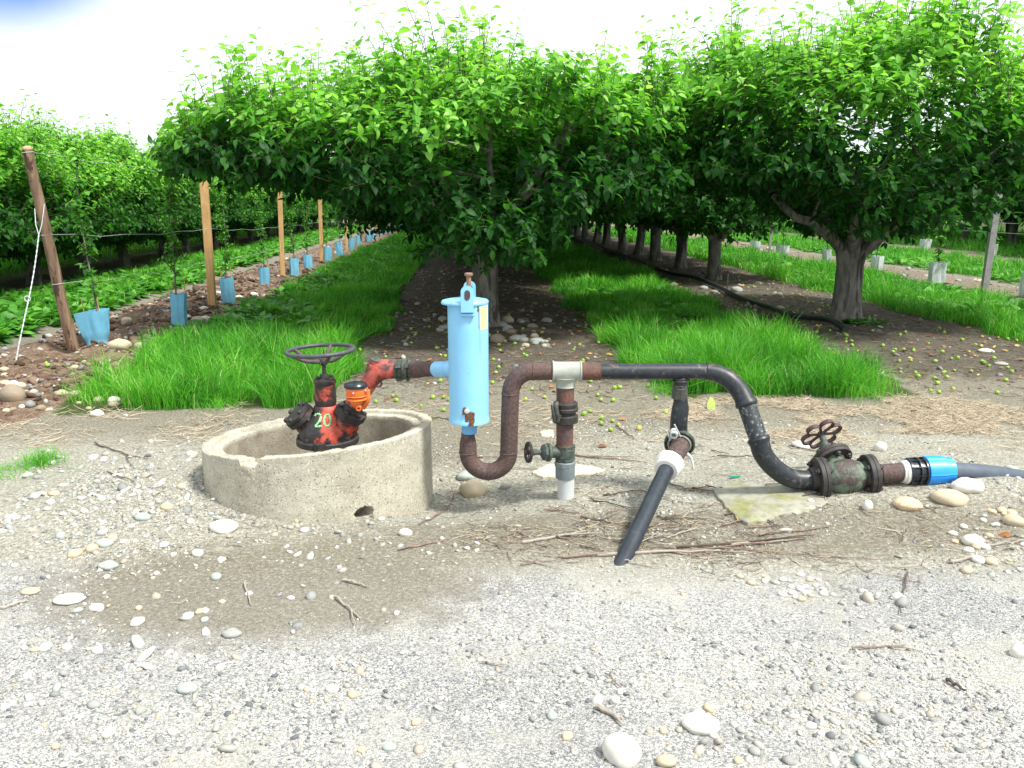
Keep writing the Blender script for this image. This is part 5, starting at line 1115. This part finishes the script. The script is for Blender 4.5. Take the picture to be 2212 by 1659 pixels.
for k in range(14):
    b = rs.uniform(11, 24); a = rs.uniform(8, 9.3); x, y = xy(a, b); w_ = rs.uniform(.07, .18)
    stone('pale cobble in the dirt strip of the white guards', 0, 0, w_, w_*.5, [0, 1, 2][k % 3], 'cobbles by the white guards', pos=np.array([x, y, float(gz(x, y))]), seed=k, rz=k)
cluster('small pale cobble in the stony patch at the right picture edge', 'cobbles at the right edge', 26, (2040, 2230), (1085, 1240), (10, 34), [0, 1, 3, 0, 4])
cluster('small white pebble of the little cluster on the gravel at right', 'pebbles of the small cluster', 30, (1580, 1810), (1240, 1300), (8, 24), [0, 1, 0, 3])
cluster('mid-sized pebble bedded in the coarse gravel along the bottom', 'pebbles along the bottom', 30, (20, 1700), (1480, 1655), (10, 34), [0, 0, 1, 2, 4, 3])
cluster('mid-sized pebble bedded in the stony gravel left of the ring', 'pebbles left of the ring', 36, (0, 480), (1030, 1420), (12, 36), [0, 0, 1, 3, 0, 4])
# slabs
def slab(lab, pts, th_, m, seed, lift=.012):
    P = np.array([G(*p) for p in pts]); c = P.mean(0); r = np.random.default_rng(seed); o = []
    for i in range(len(P)):
        a, b = P[i], P[(i+1) % len(P)]
        for k in range(5): s = k/5; o.append(a*(1-s)+b*s + np.append(r.normal(0, .006, 2), 0))
    o = np.array(o); n = len(o); V = []; rings = [(1.02, -.05), (1.0, th_*.5), (.985, th_*.85), (.95, th_), (.6, th_+.004), (.3, th_+.006)]
    for s, z in rings:
        q = c + (o-c)*s; q[:, 2] = c[2]*.3 + gz(q[:, 0], q[:, 1])*.7 + z + .012*(fbm(q[:, 0]*14, q[:, 1]*14, seed, 3)-.5)*(z > 0); V.append(q)
    F = [(i*n+j, i*n+(j+1) % n, (i+1)*n+(j+1) % n, (i+1)*n+j) for i in range(len(rings)-1) for j in range(n)] + [tuple((len(rings)-1)*n+j for j in range(n))]
    mb = MB(); mb.add(np.concatenate(V), F); return tag(mb.build('stone_slab', m), lab, 'stone slab')
slab('flat mossy sandstone slab lying under the black elbow and gate valve', [(1537,1056),(1600,1042),(1690,1040),(1770,1050),(1790,1085),(1745,1108),(1700,1112),(1655,1128),(1605,1135),(1578,1108),(1553,1082)], .009, SLABM, 3)
slab('flat cream limestone behind the pale plastic pipe', [(1152,1022),(1185,1008),(1235,1004),(1282,1008),(1305,1018),(1270,1027),(1215,1036),(1165,1034)], .014, PALEST, 4)
slab('small flat cream stone behind the rusty drop pipe', [(1166,935),(1195,932),(1198,946),(1172,944)], .012, PALEST, 5)

# ================================================================= FALLEN FRUIT
FM = []
for m in (APPLE, APPLE, APPLE2): o = FRUIT.build('fallen_pear', m); FM.append(o.data); bpy.data.objects.remove(o)
rf = np.random.default_rng(9); cnt = 0
def fruit_zone(n, xr, yr, lab, grp, test=None):
    for k in range(n):
        for _ in range(40):
            px, py = rf.uniform(*xr), rf.uniform(yr[0], yr[1]); 
            p = G(px, py); a, b = ab(p[0], p[1])
            if not in_ring(p[0], p[1], .03) and (test is None or test(a, b)): break
        o = objm('fallen_pear', FM[2 if rf.random() < .15 else 0]); s = rf.uniform(.7, 1.1); o.scale = (s, s, s); o.location = (p[0], p[1], p[2]+.014); o.rotation_euler = tuple(rf.uniform(-2, 2, 3)); tag(o, lab, 'fallen fruit', grp)
fruit_zone(40, (730, 975), (690, 915), 'small green windfall on bare soil between the grass and the blue tank', 'windfalls left of the blue tank', lambda a, b: -1.15 < a < .3)
fruit_zone(42, (1060, 1340), (690, 930), 'small green windfall on bare soil behind the rusty pipes', 'windfalls right of the blue tank', lambda a, b: -.2 < a < 1.5)
fruit_zone(64, (1700, 2212), (700, 860), 'small green windfall on the soil right of the thick trunk', 'windfalls at the right', lambda a, b: 3.45 < a < 6.0)
fruit_zone(60, (1480, 1830), (600, 740), 'tiny green windfall in the shade between hose and grass', 'windfalls in the shade of the right row', lambda a, b: a > 3.55 and a < 5.7)
fruit_zone(12, (1230, 1480), (820, 940), 'yellowish green windfall below the black header pipe', 'windfalls below the header pipe')
fruit_zone(3, (98, 106), (786, 796), 'green windfall at the foot of the guy rope', 'windfalls at the guy rope')

# ================================================================= STICKS AND LITTER
rk = np.random.default_rng(15)
def stick_path(p, q, r, wob=.06, n=9, lift=.006):
    L = np.linalg.norm(q-p); t = np.linspace(0, 1, n)[:, None]; P = p*(1-t)+q*t; side = nrm(np.cross(q-p, (0,0,1.))); w_ = np.cumsum(r.normal(0, 1, n))*wob*L/n; w_ -= np.linspace(w_[0], w_[-1], n); P = P + side*w_[:, None]*1.5
    P[:, 2] = gz(P[:, 0], P[:, 1]) + lift + np.abs(r.normal(0, .004, n)); return P
SK = [mat('grey_stick', [(.3,(.24,.21,.175)),(.7,(.42,.38,.33))], 40, rough=.9, bump=.4, stretch=(4,4,.6)), mat('reddish_stick', [(.3,(.13,.08,.068)),(.7,(.30,.22,.18))], 40, rough=.85, bump=.3), mat('dark_stick', [(.3,(.05,.035,.03)),(.7,(.13,.10,.08))], 40, rough=.9, bump=.4)]
def stick(lab, x0, y0, x1, y1, r0, m, seed, fork=False, grp=None, thick=1.):
    r = np.random.default_rng(seed); P = stick_path(G(x0, y0), G(x1, y1), r); mb = MB(); mb.tube(P, np.linspace(r0, r0*.45, len(P)), 7, jit=.15)
    if fork:
        q = P[5]; d = P[7]-P[3]; s = nrm(np.cross(d, (0,0,1.))); mb.tube([q, q + d*.6 + s*.25*np.linalg.norm(d) + (0,0,.004), q + d*1.1 + s*.4*np.linalg.norm(d)], [r0*.6, r0*.45, r0*.25], 6)
    return tag(mb.build('stick', SK[m]), lab, 'stick', grp)
stk_l = [('curved grey stick on gravel, pointing down left of centre', 724, 1293, 779, 1340, .0055, 0), ('pale broken stick above the curved grey one', 741, 1257, 795, 1271, .006, 0), ('short upright pale stick on the damp soil', 530, 1262, 545, 1312, .004, 0),
 ('long twig crossing the foot of the black drain pipe', 1215, 1208, 1740, 1165, .006, 1), ('long reddish branch stretching right of the drain pipe', 1290, 1202, 1555, 1193, .008, 0), ('second long branch right of the drain pipe', 1460, 1185, 1760, 1160, .006, 2),
 ('thin red twig on the grey gravel at right', 1840, 1405, 1955, 1397, .004, 1), ('dark thick twig on grey gravel at lower right', 2044, 1473, 2086, 1498, .007, 2), ('broken pale branch piece on gravel at far right', 2050, 1218, 2112, 1206, .008, 0),
 ('thick brown stick left of the drain pipe foot', 1128, 1175, 1265, 1150, .008, 0), ('red twig behind the rusty drop pipe reaching right', 1234, 985, 1400, 1003, .005, 1), ('second red twig right of the small gate valve', 1262, 988, 1370, 990, .004, 1),
 ('thin dark twig left of the ring on the track', 205, 960, 320, 995, .005, 2), ('curved dark twig on the track right of the drop pipe', 1330, 922, 1370, 950, .005, 2), ('short dark twig between two stones at left of the ring', 232, 1022, 290, 1044, .004, 2),
 ('dark twig lying right of the concrete ring', 925, 905, 985, 908, .005, 2), ('red brown twig running from the ring to the right', 905, 1135, 985, 1060, .005, 1), ('twig bundle end at the foot of the concrete ring', 860, 1190, 960, 1170, .005, 1),
 ('brown driftwood piece near the bottom centre', 1290, 1530, 1345, 1560, .010, 0), ('pale twig at left below the damp patch', 0, 1318, 60, 1300, .006, 0), ('grey stick right of the small pebble cluster', 1960, 1240, 1945, 1330, .004, 2),
 ('pale stick above the drain pipe foot at right', 1440, 1165, 1520, 1140, .004, 0), ('bent pale twig at far right above the gravel', 2100, 1185, 2212, 1172, .006, 0), ('dark stick propped in soil by the crumpled guard', 318, 745, 350, 700, .012, 2),
 ('long thin stick in the brown soil below the crumpled guard', 180, 800, 330, 812, .006, 2), ('brown stick across the right end of the mossy slab', 1640, 1160, 1790, 1140, .005, 1), ('pale stick lying in front of the mossy slab', 1580, 1180, 1700, 1172, .005, 0),
 ('dark short twig right of the small white stone', 1960, 1075, 1990, 1100, .006, 2), ('thin twig on gravel in lower centre', 1040, 1434, 1090, 1441, .004, 0), ('reddish twig left of lower centre', 1310, 1460, 1350, 1500, .003, 1)]
for i, (lab, *c) in enumerate(stk_l): stick(lab, *c[:4], c[4], c[5], 100+i, fork=i % 3 == 0)
for k in range(90):
    x = rk.normal(1370, 170); y = rk.uniform(960, 1230); 
    if x < 940: x = 1900 + rk.uniform(0, 250)
    an = rk.normal(0, .5); L = rk.uniform(25, 110); stick('thin dry twig among the prunings scattered around the pipe feet', x, y, x+L*math.cos(an), y+L*math.sin(an)*.35, rk.uniform(.002, .0045), int(rk.integers(3)), 300+k, grp='prunings around the pipe feet', fork=k % 4 == 0)
def litter(name, n, xr, yr, dens, lr, wr, seed, mat_, lo=0, hi=1, lift=.004, up=.12):
    r = np.random.default_rng(seed); x = r.uniform(*xr, n); y = r.uniform(*yr, n); k = (r.random(n) < dens(x, y)) & ~in_ring(x, y); x, y = x[k], y[k]; n = len(x)
    L = r.uniform(*lr, n); an = r.normal(0, .9, n) + (r.random(n) < .25)*1.6; d = np.stack([np.cos(an), np.sin(an), r.normal(0, up, n)], 1); s = np.stack([-np.sin(an), np.cos(an), np.zeros(n)], 1); w_ = r.uniform(*wr, n); c = r.normal(0, .18, n)*L
    P = np.stack([x, y, gz(x, y) + lift + .3*w_], 1); V = np.zeros((n, 9, 3))
    for i, t in enumerate((-.5, .0, .5)):
        q = P + d*(L*t)[:, None] + s*(c*(1-4*t*t))[:, None]; q[:, 2] = np.maximum(q[:, 2], gz(q[:, 0], q[:, 1]) + .001); ww = (w_*(1 - .5*abs(t)))[:, None]
        V[:, i*3] = q + s*ww; V[:, i*3+1] = q - s*ww; V[:, i*3+2] = q + np.array([0, 0, 1.6])*ww
    f = []
    for i in (0, 3):
        for j in range(3): f.append((i+j, i+(j+1) % 3, i+3+(j+1) % 3, i+3+j))
    fl = np.array(f).ravel(); F = (fl[None] + (np.arange(n)*9)[:, None]).ravel()
    return fast_mesh(name, V.reshape(-1, 3), np.full(n*6, 4), F, mat_, np.repeat(lo + (hi-lo)*r.random(n), 9))
def d_lit(x, y):
    c = fbm(x*2.2, y*2.6, 61, 3); return np.clip((np.exp(-(((x-.45)/1.1)**2 + ((y-3.65)/.45)**2))*1.3 + .8*np.exp(-(((x-1.6)/1.0)**2 + ((y-3.35)/.25)**2)) + .15*np.exp(-((y-4.9)/.8)**2))*sst(c, .38, .6), 0, 1)
tag(objm('twig_litter', litter('twig_litter', 21000, (-2.5, 3.2), (2.4, 6), d_lit, (.015, .11), (.0006, .0018), 5, STRAWM)), kind='stuff')
def d_straw(x, y):
    c = fbm(x*2.4+3, y*3.2, 63, 3); a, b = ab(x, y); return np.clip((band(b, 5.0, 5.9, .25)*.12 + 4*np.exp(-(((x-2.45)/.9)**2 + ((y-5.5)/.4)**2)))*sst(c, .38, .6), 0, 1)
tag(objm('dry_straw', litter('dry_straw', 60000, (-4, 4.5), (4.6, 6.3), d_straw, (.03, .14), (.0009, .0022), 6, STRAWM, .55, 1, .010, .3)), kind='stuff')
def d_und(x, y):
    a, b = ab(x, y); return (band(a, -1.1, 1.5, .2) + band(a, 3.6, 5.9, .2))*sst(b, 5.8, 6.5)*np.clip(1.2-b/25, .1, 1)*.8
tag(objm('soil_litter', litter('soil_litter', 26000, (-2.2, 6), (5.8, 20), d_und, (.03, .15), (.0012, .003), 7, STRAWM, .0, .62, .006, .2)), kind='stuff')
def leaves_flat(name, n, xr, yr, dens, size, seed, mat_):
    r = np.random.default_rng(seed); x = r.uniform(*xr, n); y = r.uniform(*yr, n); k = (r.random(n) < dens(x, y)) & ~in_ring(x, y); x, y = x[k], y[k]; n = len(x); an = r.random(n)*6.28
    D = np.stack([np.cos(an), np.sin(an), r.normal(.1, .2, n)], 1); Nn = np.array([0, 0, 1.]) + r.normal(0, .4, (n, 3)); L = size*r.uniform(.6, 1.2, n)
    V, per, F = leaf_arrays(np.stack([x, y, gz(x, y)+.012], 1), D, Nn, L, L*.28, r.uniform(-.2, .5, n)); return fast_mesh(name, V, per, F, mat_, np.repeat(r.random(n), 8))
tag(objm('fallen_leaves', leaves_flat('fallen_leaves', 2600, (-2.5, 6), (3.0, 20), lambda x, y: np.clip(d_und(x, y)*.9 + .06*(y < 6)*(x > -.6), 0, 1), .055, 8, DLEAF)), kind='stuff')
# clods of dug soil
def d_clod(x, y):
    a, b = ab(x, y); return 1.6*band(a, -4.9, -3.05, .15)*sst(b, 5.3, 5.8)*np.clip(1.3-b/22, .1, 1)*sst(fbm(x*2, y*2, 71, 2), .35, .6)
CLOD = varmat('soil_clod', [(0,(.05,.028,.018)),(.5,(.12,.075,.05)),(1,(.24,.165,.12))], rough=.95, bump=.6, bscale=60)
tag(objm('soil_clods', pebbles('soil_clods', 13000, (-7, -2.5), (5.2, 20), .026, d_clod, 12, CLOD, smax=.07)), kind='stuff')
# small scraps
o = MB(); p = G(1588, 1032); o.prism([(-.028,-.008),(.022,-.010),(.03,0),(.02,.010),(-.03,.006)], 0, .008, [np.array([1,.1,0]), np.array([-.1,1,0]), ax_z], p + (0,0,.004)); tag(o.build('plastic_scrap', GSCRAP), 'small green plastic scrap on the sand left of the black elbow', 'scrap')
p = G(1536, 884); o = MB(); o.prism([(-.03,0),(.03,-.005),(.028,.04),(.012,.085),(-.008,.09),(-.028,.04)], 0, .006, [np.array([1,0,0]), nrm((0,.25,1)), nrm((0,-1,.25))], p); tag(o.build('fallen_leaf', mat('yellow_green_leaf', [(.3,(.36,.62,.08)),(.7,(.5,.72,.14))], 10, rough=.6, bump=.1)), 'upright yellow green fallen leaf below the black header pipe', 'leaf')

# ================================================================= GRASS AND WEEDS
def blades(name, x, y, h, wd, seed, lean=.45, lo=.0, hi=.8, segs=3):
    r = np.random.default_rng(seed); n = len(x); an = r.random(n)*6.28; ln = np.abs(r.normal(0, lean, n))+.08; d = np.stack([np.cos(an), np.sin(an)], 1); fa = r.random(n)*6.28; s = np.stack([np.cos(fa), np.sin(fa), np.zeros(n)], 1)
    z0 = gz(x, y); k = 2*segs+1; V = np.zeros((n, k, 3)); 
    for i in range(segs+1):
        t = i/segs; q = np.stack([x + d[:, 0]*h*ln*1.25*t**1.8, y + d[:, 1]*h*ln*1.25*t**1.8, z0 - .01 + h*(t - .32*ln*t**2.6)], 1)
        if i < segs: ww = (wd*(1-.55*t**1.5))[:, None]; V[:, 2*i] = q - s*ww; V[:, 2*i+1] = q + s*ww
        else: V[:, 2*segs] = q
    f = [(2*i, 2*i+1, 2*i+3, 2*i+2) for i in range(segs-1)] + [(2*segs-2, 2*segs-1, 2*segs)]
    fl = np.concatenate([np.array(q) for q in f]); per = np.array([len(q) for q in f]); F = (fl[None] + (np.arange(n)*k)[:, None]).ravel()
    v = np.clip(lo + (hi-lo)*(r.random(n)*.65 + 1.1*(fbm(x*2.2, y*2.2, 51, 3)-.5) + .25), 0, 1); v = np.where(r.random(n) < .035, .97, v)
    return fast_mesh(name, V.reshape(-1, 3), np.tile(per, n), F, GRASSM, np.repeat(v, k))
def strip(name, a0, a1, b0, b1, n, h, seed, near=6., hi=.8, ragged=.3):
    r = np.random.default_rng(seed); u = r.random(n); b = near*(b1/near)**u if b0 >= near else b0*(b1/b0)**u; a = r.uniform(a0-.25, a1+.25, n)
    e0 = a0 + ragged*(fbm(b*1.4, b*0+seed, 1, 3)-.5)*2; e1 = a1 + ragged*(fbm(b*1.4, b*0+seed+9, 2, 3)-.5)*2; f0 = b0 + .8*(fbm(a*2.2, a*0+seed, 3, 4)-.5)*2 + .5*sst(np.abs(a-(a0+a1)/2)/(a1-a0)*2, .75, 1.15)
    k = (a > e0) & (a < e1) & (b > f0); a, b = a[k], b[k]; cl = fbm(a*2.4, b*2.4, seed, 3); k = cl + .35*r.random(len(a)) > .42; a, b, cl = a[k], b[k], cl[k]
    x, y = xy(a, b); hh = h*(.15 + 1.7*cl**1.4)*r.uniform(.5, 1.35, len(a))*(1 - (.38 if b0 < 6.5 else 0)*sst(b, 7.5, 9.5)); wd = .0026*(b/6.)**.85*r.uniform(.7, 1.4, len(a))
    tag(objm(name, blades(name, x, y, hh, wd, seed)), kind='stuff')
strip('grass_strip', -2.92, -1.1, 5.85, 45, 140000, .31, 1, 5.85)
strip('grass_strip', 1.5, 3.4, 5.95, 45, 140000, .30, 2, 5.95)
strip('grass_strip', 5.9, 7.85, 7.0, 40, 60000, .24, 3, 7.0)
strip('grass_strip', 10.0, 12.6, 12, 45, 36000, .24, 4, 12)
strip('grass_strip', 14.6, 24, 14, 60, 40000, .3, 6, 14)
strip('grass_strip', -6.9, -5.3, 7, 45, 36000, .2, 5, 7)
strip('grass_strip', -16, -9.2, 9, 60, 30000, .35, 7, 9)
def tuft(px, py, n, rad, h, seed, lab, lean=.8):
    r = np.random.default_rng(seed); p = G(px, py); x = p[0] + r.normal(0, rad, n); y = p[1] + r.normal(0, rad, n)
    me = blades('grass_tuft', x, y, h*r.uniform(.5, 1.3, n), .0018*np.ones(n), seed, lean, .35, .85); o = objm('grass_tuft', me); tag(o, lab, 'grass tuft')
tuft(95, 1003, 320, .055, .10, 1, 'small bright grass tuft growing in the gravel at left'); tuft(20, 1020, 160, .09, .08, 2, 'sprawling pale grass at the left picture edge', 1.3)
tuft(470, 878, 260, .07, .12, 3, 'ragged grass tuft at the lower corner of the left grass strip'); tuft(1435, 848, 200, .07, .13, 4, 'small grass tuft under the black header pipe, left one')
tuft(1850, 850, 700, .13, .26, 5, 'bushy grass tuft at the right end of the front grass edge', .6); tuft(215, 862, 450, .10, .18, 6, 'bushy grass tuft at the left end of the front grass edge', .6)
def weeds(name, n, ar, br, size, seed, dens=None, upr=.7):
    r = np.random.default_rng(seed); b = br[0]*(br[1]/br[0])**r.random(n); a = r.uniform(*ar, n); k = (fbm(a*1.2, b*1.2, seed, 2) + .2*r.random(n) > .52) if dens is None else (r.random(n) < dens(a, b)); a, b = a[k], b[k]; n = len(a); m = 9
    x, y = xy(a, b); P = np.repeat(np.stack([x, y, gz(x, y)], 1), m, 0); an = r.random(n*m)*6.28; D = np.stack([np.cos(an), np.sin(an), r.uniform(.2, 1.6, n*m)], 1); D /= np.linalg.norm(D, axis=1)[:, None]
    L = size*r.uniform(.5, 1.25, n*m); P = P + D*(L*.25)[:, None]; Nn = np.array([0, 0, 1.]) + r.normal(0, .25, (n*m, 3)); V, per, F = leaf_arrays(P, D, Nn, L, L*.24, r.uniform(.3, .8, n*m))
    tag(objm(name, fast_mesh(name, V, per, F, WEEDM, np.repeat(np.clip(r.random(n*m)*.7+.2*r.random(n).repeat(m), 0, 1), 8))), kind='stuff')
weeds('broadleaf_weeds', 3600, (-6.9, -5.15), (7.3, 40), .17, 1, lambda a, b: .75+0*a)
weeds('broadleaf_weeds', 1500, (-3.0, -1.9), (8.2, 40), .17, 2)
weeds('broadleaf_weeds', 700, (1.9, 3.1), (7.6, 20), .15, 3, lambda a, b: np.exp(-(((a-2.5)/.45)**2 + ((b-9.3)/1.2)**2)) + .05)
weeds('broadleaf_weeds', 1500, (6.4, 7.9), (9, 40), .17, 4)
weeds('broadleaf_weeds', 26, (4.5, 4.85), (9.2, 9.45), .075, 9, lambda a, b: 1+0*a)
weeds('broadleaf_weeds', 900, (9.8, 12.5), (13, 40), .18, 5)
